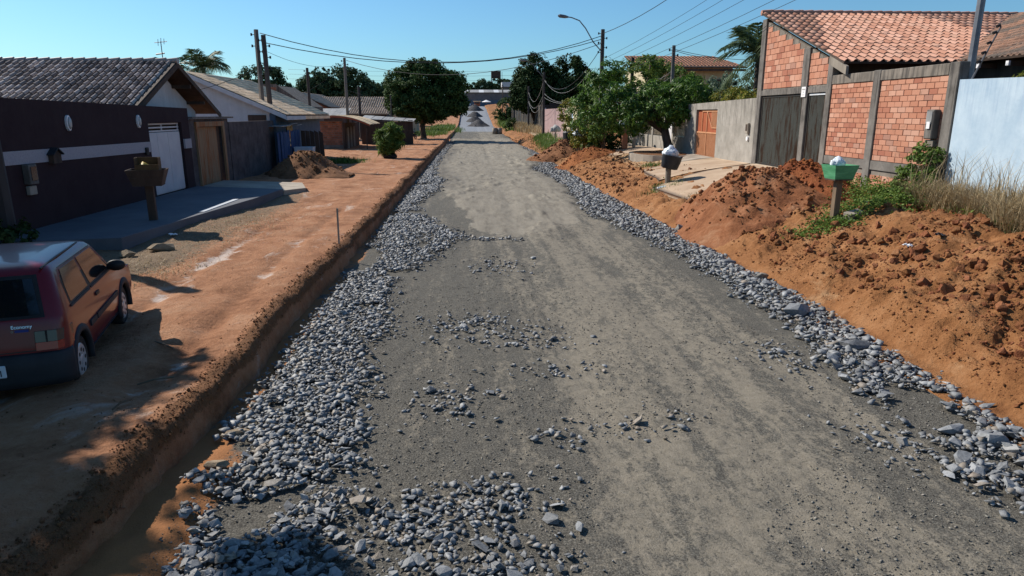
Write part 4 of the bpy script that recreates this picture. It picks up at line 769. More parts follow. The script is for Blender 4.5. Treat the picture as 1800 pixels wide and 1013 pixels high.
# far end: warehouse, tower, kiosk, car
hg = thing('warehouse', 'long blue-grey warehouse closing the far end of the road', 'warehouse', (8, 285, 6)); MB().box(-2, 21, 285, 300, 5.5, 11.4).build('wall', 'slab_shade', hg)
for i in range(12): MB().box(-2+i*1.9, -.15+i*1.9, 284.85, 284.98, 6.1, 8.6).build('wall_panel', 'blue_house', hg)
for i in range(12): slab_part('roof_sheet', [(-2.4+i*2, 291, 12.7), (-.42+i*2, 291, 12.7), (-.42+i*2, 284.3, 11.5), (-2.4+i*2, 284.3, 11.5)], .12, 'sheet_metal' if i % 3 else 'white_plaster', hg)
up = thing('flat_house', 'pale upper-storey building above the warehouse roof', 'building', (17, 310, 6)); MB().box(14.2, 24, 308, 316, 5.5, 14.6).build('wall', 'old_concrete', up); MB().box(13.9, 24.3, 307.6, 316.4, 14.62, 16.6).build('roof', 'white_plaster', up); wn = MB().box(17, 19, 307.9, 307.97, 13, 14).build('window', 'dark_wood', up)
wt_ = thing('water_tower', 'dark square water tank raised on four thin legs on the skyline', 'water tower', (12, 330, 6)); MB().box(9.9, 14.3, 328, 332, 19.2, 22.4).build('tank', 'dark_wood', wt_)
for x in (10, 14.2):
    for y in (328.1, 331.9): MB().tube([(x, y, 5), (x, y, 19.2)], .18, 5).build('leg', 'steel', wt_)
MB().tube([(14.9, 328, 5), (14.9, 328, 22)], .09, 4).build('pipe', 'steel', wt_)
ks = thing('kiosk', 'small tan street kiosk in front of the warehouse', 'kiosk', (2.8, 270, 6)); MB().box(1.6, 3.8, 269, 271, 5.9, 7.5).build('booth', 'red_gate', ks); MB().box(1.2, 4.1, 268.5, 271.5, 7.7, 8.0).build('roof', 'tan_sheet', ks); MB().box(1.8, 3.4, 268.9, 268.98, 6.9, 7.5).build('counter', 'dark_wood', ks)
um = thing('parasol', 'white parasol beside the kiosk at the road end', 'parasol', (6.2, 270, 6)); MB().tube([(6.2, 270, 5.9), (6.2, 270, 8.3)], .05, 5).build('pole', 'steel', um); MB().lathe([(1.9, 7.6), (1.0, 8.0), (.05, 8.4)], 10, (6.2, 270, 0)).build('canopy', 'white_paint', um)
fc = thing('parked_car', 'white car parked at the far end of the road', 'car', (-1.8, 262, 6)); MB().prism([(-4, 6.2), (.2, 6.2), (.2, 6.8), (-.6, 6.95), (-1.2, 7.45), (-3, 7.45), (-3.7, 6.95), (-4, 6.8)], 'y', 261, 262.6).build('body', 'white_metal', fc, bevel=.05)
for x in (-3.1, -.7): MB().tube([(x, 260.95, 6.2), (x, 261.2, 6.2)], .32, 10).build('wheel', 'rubber', fc)
MB().prism([(-1.4, 6.98), (-2.8, 6.98), (-2.7, 7.38), (-1.6, 7.38)], 'y', 260.97, 260.998).build('window', 'glass', fc)
struct(MB().prism([(-30, 262), (9.6, 262), (30, 266), (30, 285), (-30, 285)], 'z', 5.4, 5.95).build('street', 'driveway'))
for x, lb in ((3.95, 'left of two grey concrete pipes standing at the road edge'), (4.75, 'right of two grey concrete pipes standing at the road edge')):
    z = on(x, 114); o = MB().lathe([(.34, 0), (.4, .02), (.4, 1.0), (.3, 1.0), (.3, .2)], 14, (0, 0, 0), True).build('concrete_pipe', 'concrete', None, True); o.location = (x, 114, z-.02); tag(o, lb, 'pipe')
# ------------------------------------------------------------------ right verge: slabs, bins
def sheet_on(name, poly, mat, lift, n=22, thick=.12):
    """a slab whose top follows the ground inside a 4-corner polygon"""
    a, b, c, d = [np.array(p, float) for p in poly]; u, v = np.meshgrid(np.linspace(0, 1, n), np.linspace(0, 1, n)); u = u[..., None]; v = v[..., None]
    P = (a*(1-u)+b*u)*(1-v)+(d*(1-u)+c*u)*v; X, Y = P[..., 0], P[..., 1]; Z = HRr(X, Y)
    for _ in range(60):
        Q = np.pad(Z, 1, mode='reflect', reflect_type='odd'); Z = (Q[1:-1, 1:-1]+Q[:-2, 1:-1]+Q[2:, 1:-1]+Q[1:-1, :-2]+Q[1:-1, 2:])/5
    Z = Z+lift; V = np.stack([X, Y, Z], -1).reshape(-1, 3); i = np.arange(n-1)[:, None]*n+np.arange(n-1)[None]; F = np.stack([i, i+1, i+1+n, i+n], -1).reshape(-1, 4)
    rim = list(range(n))+[n*k+n-1 for k in range(1, n)]+[n*(n-1)+k for k in range(n-2, -1, -1)]+[n*k for k in range(n-2, 0, -1)]
    V2 = np.concatenate([V, V[rim]-np.array([0, 0, thick])]); m = len(rim); b0 = len(V)
    F2 = np.array([[rim[k], rim[(k+1) % m], b0+(k+1) % m, b0+k] for k in range(m)])
    return struct(mesh_np(name, V2, np.concatenate([F, F2]), mat))
sheet_on('driveway', [(6.75, 18.6), (10.98, 20.9), (10.98, 26.4), (6.6, 24.6)], 'driveway', .1)
sheet_on('pavement', [(7.0, 25.2), (10.98, 26.6), (10.98, 30.6), (7.4, 29.6)], 'driveway', .08)
sheet_on('pavement', [(8.0, 38.2), (10.9, 38.2), (10.9, 48), (8.0, 46)], 'driveway', .06)
struct(MB().prism([(7.2, 52), (8.95, 52), (8.95, 96), (7.8, 96)], 'z', .5, .86).build('pavement', 'driveway'))
rp = tag(MB().prism([(9.3, 1.02), (9.6, 1.14), (10.2, 1.24), (10.95, 1.3), (10.95, 1.0), (9.3, .95)], 'y', 30.6, 33.6).build('entrance_ramp', 'concrete', bevel=.015), 'curved concrete ramp rising to the red metal gate', 'ramp')
pl = thing('tree_planter', 'broad low concrete ring around the mango trunk', 'planter', (9.6, 34.7, 1.0))
mb = MB(); rim = [(9.55+1.45*math.cos(a), 34.7+2.5*math.sin(a)) for a in np.linspace(0, 2*math.pi, 20, endpoint=False)]; mb.prism(rim, 'z', .85, 1.26); mb.build('ring', 'concrete', pl); MB().prism([(9.55+(x-9.55)*.86, 34.7+(y-34.7)*.9) for x, y in rim], 'z', 1.22, 1.282).build('soil', 'dirt_brown', pl)
def bag(parent, x, y, z, r, seed=0, name='garbage_bag', mat='bag'):
    r_ = random.Random(seed); bm = bmesh.new(); bmesh.ops.create_icosphere(bm, subdivisions=3, radius=1)
    for v in bm.verts:
        n = v.co.normalized(); k = 1+.16*math.sin(5*n.x+seed)*math.cos(6*n.y+seed*2)+.08*math.sin(13*n.z+9*n.x+seed); v.co = Vector((n.x*r*1.15*k, n.y*r*k, max(n.z, -.45)*r*.8*k))
        if n.z > .8: v.co.z += r*.35*(n.z-.8)/.2*r_.uniform(.6, 1.2)
    me = bpy.data.meshes.new(name); bm.to_mesh(me); bm.free(); me.materials.append(M[mat]); o = bpy.data.objects.new(name, me); COL.objects.link(o); o.location = (x, y, z); me.polygons.foreach_set('use_smooth', [True]*len(me.polygons))
    if parent is not None: o.parent = parent; o.location = Vector((x, y, z))-parent.location
    return o
def box_bin(label, x, y, z0, post_h, wt, wb, dt, db, h, mat, postmat, post_w=.13, rz=0, groupless=None):
    """tapered board box on a post: wt/wb top and bottom half-widths, dt/db half-depths"""
    r = thing('garbage_bin', label, 'garbage bin', (x, y, z0), None, rz)
    MB().box(-post_w/2, post_w/2, -post_w/2, post_w/2, -.2, post_h).build('post', postmat, r, world=False, bevel=.008)
    z = post_h; T = .022; tops = [(-wt, -dt), (wt, -dt), (wt, dt), (-wt, dt)]; bots = [(-wb, -db), (wb, -db), (wb, db), (-wb, db)]
    for i in range(4):
        j = (i+1) % 4; mb = MB(); a, b, c, d = bots[i], bots[j], tops[j], tops[i]; k = 1-T/wt
        for q in range(2):   # two boards to a side
            f0, f1 = q*.505, q*.505+.495; L = lambda p, s_, f: (p[0]+(s_[0]-p[0])*f, p[1]+(s_[1]-p[1])*f, z+h*f)
            o_ = [L(a, d, f0), L(b, c, f0), L(b, c, f1), L(a, d, f1)]; mb.loft([o_, [(u*k, v*(1-T/dt), w_) for u, v, w_ in o_]])
        mb.build('side_board', mat, r, world=False)
    MB().prism([(-wb, -db), (wb, -db), (wb, db), (-wb, db)], 'z', z-.03, z+.005).build('bottom_board', mat if mat != 'green_paint' else 'dark_wood', r, world=False)
    return r
gb = box_bin('green tapered plank garbage box on a wooden post among weeds', 8.05, 14.6, on(8.05, 14.6), .88, .285, .215, .26, .19, .3, 'green_paint', 'wood', .14, R(6))
b_ = bag(None, 8.0, 14.62, on(8.05, 14.6)+1.2, .145, 2); tag(b_, 'blue and white plastic bag sitting in the green plank box', 'garbage bag')
z0 = on(7.18, 24.7); tb = thing('garbage_bin', 'black rubber tub tilted on a short stout post', 'garbage bin', (7.18, 24.7, z0)); MB().tube([(7.18, 24.7, z0-.2), (7.18, 24.7, z0+.62)], .1, 10).build('post', 'grey_wood', tb)
mb = MB(); mb.lathe([(.24, 0), (.3, .02), (.335, .22), (.345, .23), (.36, .46), (.375, .47), (.375, .49), (.34, .49), (.3, .1)], 24); tu = mb.build('tub', 'tub', tb, True, False); tu.location = (0.02, 0, .62); tu.rotation_euler = (R(5), R(11), 0)
tag(bag(None, 7.22, 24.68, z0+1.16, .25, 5), 'heaped white and blue plastic bag filling the black rubber tub', 'garbage bag')
tag(bag(None, 6.9, 24.1, on(6.9, 24.1)+.07, .16, 8), 'crumpled pale plastic bag lying in grass at the foot of the black tub post', 'garbage bag'); bpy.context.scene.objects['garbage_bag.002'].scale = (1.5, .6, .6)
x, y = 9.45, 42.3; z0 = on(x, y); st_ = thing('garbage_bin', 'small shaded basket bin on a brick stump, topped by a white bag', 'garbage bin', (x, y, z0)); MB().box(x-.16, x+.16, y-.16, y+.16, z0-.1, z0+1.05).build('stump', 'old_brick', st_); MB().prism([(x-.3, z0+1.05), (x+.3, z0+1.05), (x+.38, z0+1.35), (x-.38, z0+1.35)], 'y', y-.3, y+.3).build('basket', 'wood', st_); tag(bag(None, x, y, z0+1.55, .36, 11), 'pale white garbage bag on the shaded basket near the mango trunk', 'garbage bag')
x, y = 7.45, 45.4; z0 = on(x, y); wbin = box_bin('brown wooden box bin with a white bag hanging on its left side', x, y, z0, .75, .42, .36, .35, .3, .5, 'wood', 'wood', .16); tag(bag(None, x-.5, y-.2, z0+1.15, .25, 13), 'white plastic bag hanging on the side of the brown wooden box bin', 'garbage bag')
x, y = 7.35, 52; z0 = on(x, y); kb = thing('garbage_bin', 'black barrel bin behind the dark red dirt heap', 'garbage bin', (x, y, z0)); MB().lathe([(.36, .55), (.42, .7), (.45, 1.25), (.3, 1.4)], 14, (x, y, z0)).build('barrel', 'black', kb); MB().tube([(x+.25, y, z0-.1), (x+.25, y, z0+.8)], .07, 6).build('post', 'dark_wood', kb)
x, y = 7.6, 62; z0 = on(x, y); gbn = thing('garbage_bin', 'grey bagged bin standing before the pink wall', 'garbage bin', (x, y, z0)); MB().tube([(x, y, z0-.1), (x, y, z0+1)], .07, 6).build('post', 'grey_wood', gbn); bag(gbn, x, y, z0+1.2, .42, 21, 'sack', 'sheet_metal')
MBp = MB().box(10.0, 10.16, 42.4, 42.55, .7, 2.05); tag(MBp.build('concrete_post', 'grey_render'), 'short grey concrete post standing on the pavement left of the white door', 'post')
x, y = 8.15, 42.5; tag(MB().box(x-.1, x+.1, y-.1, y+.1, on(x, y)-.1, on(x, y)+1.25).build('wooden_post', 'wood'), 'short wooden post in front of the dark shrub, right of the brown box bin', 'post')
x, y = 8.35, 14.35; z0 = on(x, y)+.1; o = MB().box(-.2, .2, -.11, .11, 0, .14).build('cement_block', 'concrete', bevel=.012); o.location = (x, y, z0); o.rotation_euler = (.2, -.15, .3); tag(o, 'broken pale cement block in the weeds beside the green bin post', 'block')
def litter(x, y, w, d, h, mat, label, rz, cat='litter'):
    bm = bmesh.new(); bmesh.ops.create_grid(bm, x_segments=5, y_segments=4, size=.5)
    for v in bm.verts: v.co = Vector((v.co.x*w, v.co.y*d, h*random.random()))
    me = bpy.data.meshes.new('litter_scrap'); bm.to_mesh(me); bm.free(); me.materials.append(M[mat]); o = bpy.data.objects.new('litter_scrap', me); COL.objects.link(o); o.location = (x, y, on(x, y)+.04); o.rotation_euler = (.25, .1, rz); return tag(o, label, cat)
litter(8.2, 11.35, .25, .13, .05, 'ink', 'dark blue scrap of plastic on the orange mound', .6); litter(7.55, 11.2, .22, .12, .05, 'white_paint', 'pale scrap of wrapper on the orange mound', .3); litter(9.3, 15.5, .25, .2, .08, 'bag', 'white plastic scrap in the weeds below the brick wall', .4)
litter(-7.0, 16.2, .2, .1, .03, 'white_paint', 'white scrap lying beside the raised pavement', 1.0)
# left bin with carton
lb_ = box_bin('dark brown tapered box bin on a tall post standing on the pavement', -7.9, 17.3, .65, .88, .43, .32, .34, .26, .36, 'dark_wood', 'dark_wood', .18, R(14))
cb = thing('cardboard_box', 'open cardboard box with a yellow wrapper set in the brown bin', 'box', (-7.82, 17.2, 1.82), None, R(14)); mb = MB()
for a, b, c, d in ((-.26, .26, -.19, -.175), (-.26, .26, .175, .19), (-.26, -.245, -.175, .175), (.245, .26, -.175, .175)): mb.box(a, b, c, d, .0, .36 if c > 0 or b < 0 or a > 0 else .2)
mb.build('carton', 'cardboard', cb, world=False); MB().box(-.245, .245, -.175, .175, 0, .012).build('bottom', 'cardboard', cb, world=False); bag(cb, -7.9, 17.18, 1.98, .09, 3, 'wrapper', 'yellow')
tag(MB().tube([(-2.98, 15.2, .2), (-2.97, 15.2, 1.18)], .022, 6).build('marker_stake', 'grey_wood'), 'thin pale wooden survey stake at the lip of the left bank', 'stake')
tag(MB().box(-7.3, -7.15, 18.6, 21.4, .652, .668).build('sunlight_strip', 'white_plaster', bevel=.003), 'narrow white strip painting a bar of sunlight on the shaded pavement', 'strip')  # thin white slab standing for sunlight that falls through a gap
# ------------------------------------------------------------------ poles
def pole(name, label, x, y, z0, z1, r0, r1, mat, cross=0, lamp=None, cat='utility pole', group=None, lean=(0, 0), n=8, iso=4):
    p = thing(name, label, cat, (x, y, z0), group); MB().tube([(x, y, z0-.4), (x+lean[0], y+lean[1], z1)], [r0, r1], n).build('shaft', mat, p)
    for i in range(iso):
        z = z1-.25-i*.28; s_ = 1 if i % 2 else -1; mb = MB(); mb.tube([(x+lean[0]*.95, y, z), (x+s_*(r1+.14)+lean[0]*.95, y, z)], .018, 4); mb.tube([(x+s_*(r1+.14)+lean[0]*.95, y, z-.06), (x+s_*(r1+.14)+lean[0]*.95, y, z+.07)], .045, 6); mb.build('insulator', 'black', p)
    if lamp:
        a = [Vector(q) for q in lamp]; MB().tube(a, .035, 6).build('lamp_arm', 'steel', p); e = a[-1]; d = (a[-1]-a[-2]).normalized()
        MB().tube([e-d*.05, e+d*.15, e+d*.5, e+d*.62], [.05, .1, .11, .04], 8).build('lamp_head', 'steel', p)
    return p
pole('utility_pole', 'thick dark pole at the left picture edge in front of the brown wall', -9.8, 14.8, .4, 5.7, .2, .15, 'pole_dark', iso=0)
pole('utility_pole', 'taller and paler of the twin poles beside the blue house', -10.98, 38, .5, 7.42, .14, .115, 'pole', n=4); pole('utility_pole', 'shorter darker leaning pole of the twin poles beside the blue house', -10.45, 37.7, .5, 7.12, .14, .12, 'pole_dark', lean=(-.1, 0), iso=6)
pole('utility_pole', 'short dark pole rising behind the tin-roofed sheds, left of the tall one', -13.45, 60, .5, 6.9, .13, .11, 'pole_dark', iso=1); pole('utility_pole', 'tall slim pole in the gap left of the round tree', -10.35, 60, .5, 7.7, .14, .11, 'pole'); pole('utility_pole', 'stub pole with side brackets before the long tiled roof', -12.4, 80, .5, 6.2, .16, .14, 'pole_dark', iso=6); pole('utility_pole', 'thin pole against the left edge of the round tree', -7.8, 70, .5, 5.0, .07, .06, 'pole_dark', iso=0)
pole('street_lamp', 'pole with long curved street-lamp arm above the mango tree', 8.4, 45, .9, 8.35, .15, .12, 'pole_dark', lamp=[(8.38, 45, 7.0), (7.8, 45, 7.6), (7.3, 45, 8.4), (6.9, 45, 8.85), (6.4, 45, 9.03), (6.15, 45, 9.06)], cat='street lamp', iso=6)
pole('utility_pole', 'slim pole with a small box in front of the orange tiled roof', 11.55, 40, 1, 6.95, .12, .1, 'pole', iso=2); pole('utility_pole', 'short dark pole stub beside the bushy tree top', 11.3, 49, 1, 7.0, .14, .12, 'pole_dark', iso=3)
pole('utility_pole', 'grey steel pole rising behind the near brick wall end', 11.36, 15.55, 1, 9, .082, .082, 'steel', iso=0)
pole('street_lamp', 'cable-hung lamp pole beside the pink wall', 7.85, 75, .6, 7.5, .14, .12, 'pole_dark', lamp=[(7.85, 75, 6.9), (7.2, 75, 7.6), (6.6, 75, 8.3), (6.1, 75, 8.6), (5.9, 75, 8.62)], cat='street lamp')
pole('utility_pole', 'dark pole in front of the stake fence', 8.3, 100, .6, 7.0, .14, .12, 'pole_dark', iso=4); pole('utility_pole', 'dark pole by the shrub on the far right verge', 7.5, 120, .8, 8.0, .15, .12, 'pole_dark', iso=2)
pole('street_lamp', 'far lamp pole near the end of the stake fence', 9.0, 195, 3, 11, .15, .12, 'pole_dark', lamp=[(9.0, 195, 10), (8, 195, 11.2), (7, 195, 11.8), (6.4, 195, 11.8)], cat='street lamp', iso=2); pole('utility_pole', 'pale far pole standing before the warehouse', 13, 280, 6, 14.5, .2, .16, 'pole', iso=1)
def cable(a, b, sag, label, group=None, r=.014, mat='cable', n=14):
    a, b = Vector(a), Vector(b); pts = [a.lerp(b, t)-Vector((0, 0, 4*sag*t*(1-t))) for t in np.linspace(0, 1, n)]
    return tag(MB().tube(pts, r, 4).build('overhead_cable', mat, smooth=True), label, 'cable', group)
g = 'black cables crossing the street from the twin poles'
lbx = 'black cable sagging across the street from the twin poles to the lamp pole'
cable((-10.8, 38, 7.25), (8.3, 45, 7.95), 1.5, lbx+', upper one', g, .02); cable((-10.5, 37.7, 6.75), (8.3, 45, 7.75), 1.2, lbx+', lower one', g, .02)
cable((-10.4, 37.7, 6.3), (-10.3, 60, 7.3), .5, 'thin cable between the twin poles and the tall slim pole', None, .01)
cable((-10.2, 60, 7.5), (8.3, 45, 7.5), 1.5, 'cable from the tall slim pole passing behind the round tree to the lamp pole', None, .018)
cable((-11.1, 38, 5.5), (-14.5, 30.5, 3.8), .35, 'slack service wire from the twin poles down to the white gable', None, .014); cable((-10.4, 60, 7.3), (-15.5, 66, 5.0), .3, 'service wire from the tall slim pole to the brick house', None, .012)
cable((8.4, 45, 8.1), (11.36, 15.6, 11.5), .9, 'cable from the top of the lamp pole towards the upper right', None, .02)
g = 'parallel cables running to the upper right above the trees'; lb2 = 'thin cable rising to the upper right above the bushy tree, %s of five'
for i, (z, x2, zz) in enumerate(((6.6, 11.2, 9.6), (6.3, 11.3, 9.2), (6.0, 11.4, 8.7), (5.7, 11.6, 8.1), (5.5, 11.8, 7.8))): cable((8.5, 45, z), (x2, 15.6, zz), .35, lb2 % ('topmost', 'second from top', 'middle', 'second from bottom', 'lowest')[i], g, .01)
cable((11.55, 40, 6.7), (14.5, 38, 6.3), .25, 'wire from the slim boxed pole towards the palm', None, .014); cable((11.55, 40, 6.75), (20, 44, 6.6), .3, 'wire from the slim boxed pole over the orange roof', None, .014)
cable((8.35, 45, 7.3), (7.9, 75, 6.6), 1.6, 'cable sagging between the lamp pole and the pole by the pink wall', None, .022)
g = 'looped cables by the pink wall'; lb3 = 'grey drooping cable loop strung on the pole by the pink wall'
for z, y2, x2, z2, s_ in ((6.6, 100, 8.3, 6.2, 1.7), (5.2, 100, 8.3, 5.0, 1.2), (4.8, 100, 8.3, 4.9, 1.5)): cable((7.8, 75, z), (x2, y2, z2), s_, 'grey cable loop drooping from the pink-wall pole towards the fence pole, '+('upper' if z > 6 else 'middle' if z > 5 else 'lower')+' one', g, .016, 'grey_cable')
for z, s_ in ((5.3, .9), (4.9, .6), (6.7, 1.5)): cable((7.9, 75, z), (8.6, 50, z-.4), s_, 'thin grey cable from the pink-wall pole towards the mango tree, '+('upper' if z > 6 else 'middle' if z > 5 else 'lower')+' one', g, .012, 'grey_cable')
for i, (za, zb) in enumerate(((5.4, 5.6), (5.1, 5.3))): cable((8.4, 45, za-.2), (11.55, 40, zb), .7, 'slack wire hanging in front of the mango crown, '+('upper', 'lower')[i]+' of two', 'slack wires in front of the mango crown', .014, 'grey_cable')
for i, z in enumerate((14.5, 16, 17.5)): cable((-60, 240, z), (60, 240, z+1.5), 1.2, 'faint distant cable across the sky above the road end, '+('lowest', 'middle', 'highest')[i], 'distant cables above the road end', .03)
for i, z in enumerate((5.2, 4.9, 4.6)): cable((-10.5, 60, z), (-7.8, 92, z-.2), .4, 'faint low wire in front of the long tiled roof, '+('highest', 'middle', 'lowest')[i], 'low wires in front of the long tiled roof', .012)
# ------------------------------------------------------------------ foliage
def leaves(name, C, nrm, ln, wd, mat, parent, droop=0., fold=.25):
    """folded leaf blades: C centres, nrm preferred normals"""
    n = len(C); nn = nrm+rng.normal(0, .55, (n, 3)); nn /= np.linalg.norm(nn, axis=1)[:, None]+1e-9
    t = rng.normal(0, 1, (n, 3)); t[:, 2] -= droop; t -= (t*nn).sum(1)[:, None]*nn; t /= np.linalg.norm(t, axis=1)[:, None]+1e-9; b = np.cross(nn, t)
    L = (ln*rng.uniform(.7, 1.3, n))[:, None]; W = (wd*rng.uniform(.7, 1.3, n))[:, None]
    V = np.stack([C-t*L*.5, C+b*W*.5+nn*W*fold, C+t*L*.5, C-b*W*.5+nn*W*fold], 1).reshape(-1, 3)
    i = np.arange(n)[:, None]*4; F = np.concatenate([i+np.array([[0, 1, 2]]), i+np.array([[0, 2, 3]])]); r = rng.random(n)
    return mesh_np(name, V, F, mat, parent, np.concatenate([r, r]))
def crown(parent, blobs, nl, ln, wd, mat, clump=.5, per=40, droop=0., name='crown', inner=.25):
    """leaf clumps strewn through ellipsoid blobs: (x,y,z,rx,ry,rz)"""
    B = np.array(blobs, float); vol = (B[:, 3]*B[:, 4]+B[:, 3]*B[:, 5]+B[:, 4]*B[:, 5]); nc = max(6, nl//per); k = rng.choice(len(B), nc, p=vol/vol.sum())
    d = rng.normal(0, 1, (nc, 3)); d /= np.linalg.norm(d, axis=1)[:, None]; rad = np.where(rng.random(nc) < inner, rng.uniform(.3, .85, nc), rng.uniform(.82, 1.08, nc))[:, None]
    cc = B[k, :3]+d*B[k, 3:]*rad
    # drop clumps that sit deep inside another blob
    deep = np.zeros(nc, bool)
    for q in range(len(B)): deep |= (k != q) & ((((cc-B[q, :3])/B[q, 3:])**2).sum(1) < .45)
    keep = ~deep | (rng.random(nc) < .25); cc, d = cc[keep], d[keep]; cs = clump*rng.uniform(.6, 1.35, len(cc))
    ix = rng.integers(0, len(cc), nl); off = rng.normal(0, 1, (nl, 3)); off /= np.linalg.norm(off, axis=1)[:, None]; off *= (rng.random(nl)**.5)[:, None]*np.array([1, 1, .72])
    C = cc[ix]+off*cs[ix][:, None]; nrm = off*.7+d[ix]*.5+np.array([0, 0, .45]); off_ = np.array(parent.location)
    return leaves(name, C-off_, nrm, ln, wd, mat, parent, droop)
def trunk(parent, base, forks, r0, mat='bark', mid=None):
    base = Vector(base); mid = Vector(mid) if mid else base+Vector((0, 0, 1.5)); mb = MB(); mb.tube([base-Vector((0, 0, .3)), base+Vector((0, 0, .1)), base.lerp(mid, .5), mid], [r0*1.35, r0*1.1, r0*.9, r0*.85], 9); o = mb.build('trunk', mat, parent, True)
    for f in forks:
        f = Vector(f); q = mid.lerp(f, .5)+Vector((random.uniform(-.15, .15), random.uniform(-.15, .15), .15)); MB().tube([mid-Vector((0, 0, .15)), q, f], [r0*.62, r0*.4, r0*.16], 7).build('limb', mat, parent, True)
    return o
def tree(name, label, base, blobs, nl, ln, wd, mat, r0, clump, forks=None, mid=None, cat='tree', group=None, per=40, droop=0, inner=.25):
    t = thing(name, label, cat, base, group); trunk(t, base, forks or [tuple(b[:3]) for b in blobs[:5]], r0, mid=mid); crown(t, blobs, nl, ln, wd, mat, clump, per, droop, inner=inner); return t
bz = on(-5.5, 82)
tree('round_tree', 'big round dark green tree beside the road with a dark forked trunk', (-5.5, 82, bz), [(-5.2, 82, 5.4, 3.7, 3.6, 3.0), (-5.5, 82, 7.3, 2.2, 2.2, 1.9), (-7.7, 82, 6.0, 1.9, 2.4, 2.2), (-2.6, 81.5, 5.7, 2.2, 2.6, 2.4), (-6.3, 81, 3.9, 2.6, 2.4, 1.2), (-3.6, 81, 4.0, 2.4, 2.4, 1.2), (-1.6, 82, 4.6, 1.3, 1.6, 1.5), (-4.4, 81.5, 8.1, 1.2, 1.4, 1.1), (-8.6, 82, 4.7, 1.0, 1.5, 1.5)], 46000, .33, .2, 'leaf_ficus', .34, .62, [(-6.8, 82, 5), (-4.0, 82, 5.2), (-5.4, 81, 6), (-3, 83, 4.5)], (-5.6, 82, 2.0), per=48, inner=.4)
bg_g = 'tall trees beyond the left-hand roofs'
for lb, bx, by, bl, nl in (('dome-shaped dark tree rising behind the twin poles', -43, 150, [(-43, 150, 8.6, 5.2, 5, 4.0), (-46, 150, 7.0, 2.6, 4, 3), (-39.8, 150, 6.6, 2.8, 4, 2.6), (-37, 150, 5, 2.5, 3, 2.5)], 6500), ('tall tree with a thin see-through top behind the short dark pole', -32, 150, [(-31.5, 150, 7.6, 4, 4, 3.6), (-34, 150, 6.2, 3, 3.5, 3.2)], 5200), ('broad full tree behind the tall slim pole', -25, 150, [(-25, 150, 8.2, 5, 5, 4.3), (-28, 150, 6, 3.5, 4, 3.3), (-22, 150, 6.6, 3.2, 4, 3.4)], 7500), ('lower paler tree left of the round tree', -18, 155, [(-18.6, 155, 6.4, 3.6, 4, 3.1), (-16, 155, 5.2, 3, 3, 2.6)], 4800)):
    tree('background_tree', lb, (bx, by, .4), bl, nl*2, .6, .36, 'leaf_far', .4, 1.0, group=None, per=44)
t = bpy.context.scene.objects['background_tree.001']; crown(t, [(-31.2, 150, 11.4, 2.4, 2, 1.2)], 420, .45, .25, 'leaf_far', .45, 22, name='thin_top')['kind'] = 'stuff'; trunk(t, (-31.4, 150, 7), [(-32.6, 150, 11.6), (-30.2, 150, 11.8), (-31.2, 150, 12.4), (-29.8, 150, 11.0)], .22, mid=(-31.3, 150, 9.4))
for lb, bx, top, rx in (('tall domed dark tree above the stake fence, left of two', 9.3, 11.3, 3.0), ('tall domed dark tree above the stake fence, right of two', 14.6, 11.2, 3.3)):
    tree('dark_tree', lb, (bx+.4, 104, .5), [(bx, 104, top-3.2, rx*.86, 3, 3.2), (bx+.3, 104, top-5.2, rx*1.05, 3.2, 2.7), (bx-1.2, 103.5, top-5.6, rx*.75, 2.6, 2.1), (bx+1.5, 104, top-5, rx*.8, 3, 2.8), (bx+1.0, 104.5, 5.2, rx*1.1, 3, 1.6)], 22000, .4, .24, 'leaf_dark', .45, .75, per=44)
tree('dark_tree', 'low bushy tree at the far end of the stake fence', (8.5, 165, 1), [(8.6, 165, 4.4, 2.6, 3, 2.6), (7.6, 164, 3.2, 2.2, 2, 1.8)], 2400, .5, .26, 'leaf_ficus', .3, .6)
for lb, x, y, z, bl, nl in (('small far tree on the skyline left of the water tower', 3.5, 320, 6, [(3.5, 320, 14.5, 3.6, 3, 2.6), (.8, 320, 13.6, 3, 3, 2), (6.3, 320, 15.4, 3, 3, 3)], 2200), ('rounded far tree below the water tower', 13, 322, 6, [(12.5, 322, 15.2, 4, 3, 3.2), (16, 322, 15.6, 3, 3, 3), (9.6, 322, 13.8, 2.6, 3, 2)], 2400)): tree('background_tree', lb, (x, y, z), bl, nl*2, .9, .55, 'leaf_far', .4, 1.1, per=40)
bz = on(10.3, 35.6)
tree('mango_tree', 'wide mango tree with drooping bright-tipped leaves over the lattice wall', (10.3, 35.6, bz+.2), [(7.3, 37.6, 4.1, 1.25, 1.7, 1.3), (7.15, 37.8, 5.2, .85, 1.1, .7), (6.3, 37.8, 3.2, .9, 1.4, 1.0), (8.2, 37, 3.1, 1.4, 1.8, 1.0), (9.6, 36.6, 3.7, 1.5, 2, 1.15), (9.2, 36.2, 3.0, 1.2, 1.6, .75), (11.2, 36.5, 4.2, 1.3, 1.8, .95), (10.5, 36.3, 3.3, 1.2, 1.7, .8), (12.1, 36.6, 3.7, 1.2, 1.6, 1.0), (11.4, 35.8, 3.4, 1.0, 1.4, .8)], 17000, .27, .075, 'leaf_mango', .24, .32, [(7.6, 37.4, 3.9), (9.4, 36.4, 4), (11.4, 36.4, 4.1), (8.3, 36.8, 3.0), (10.6, 36.4, 3.7)], (10.1, 35.9, 2.45), per=30, droop=.9)
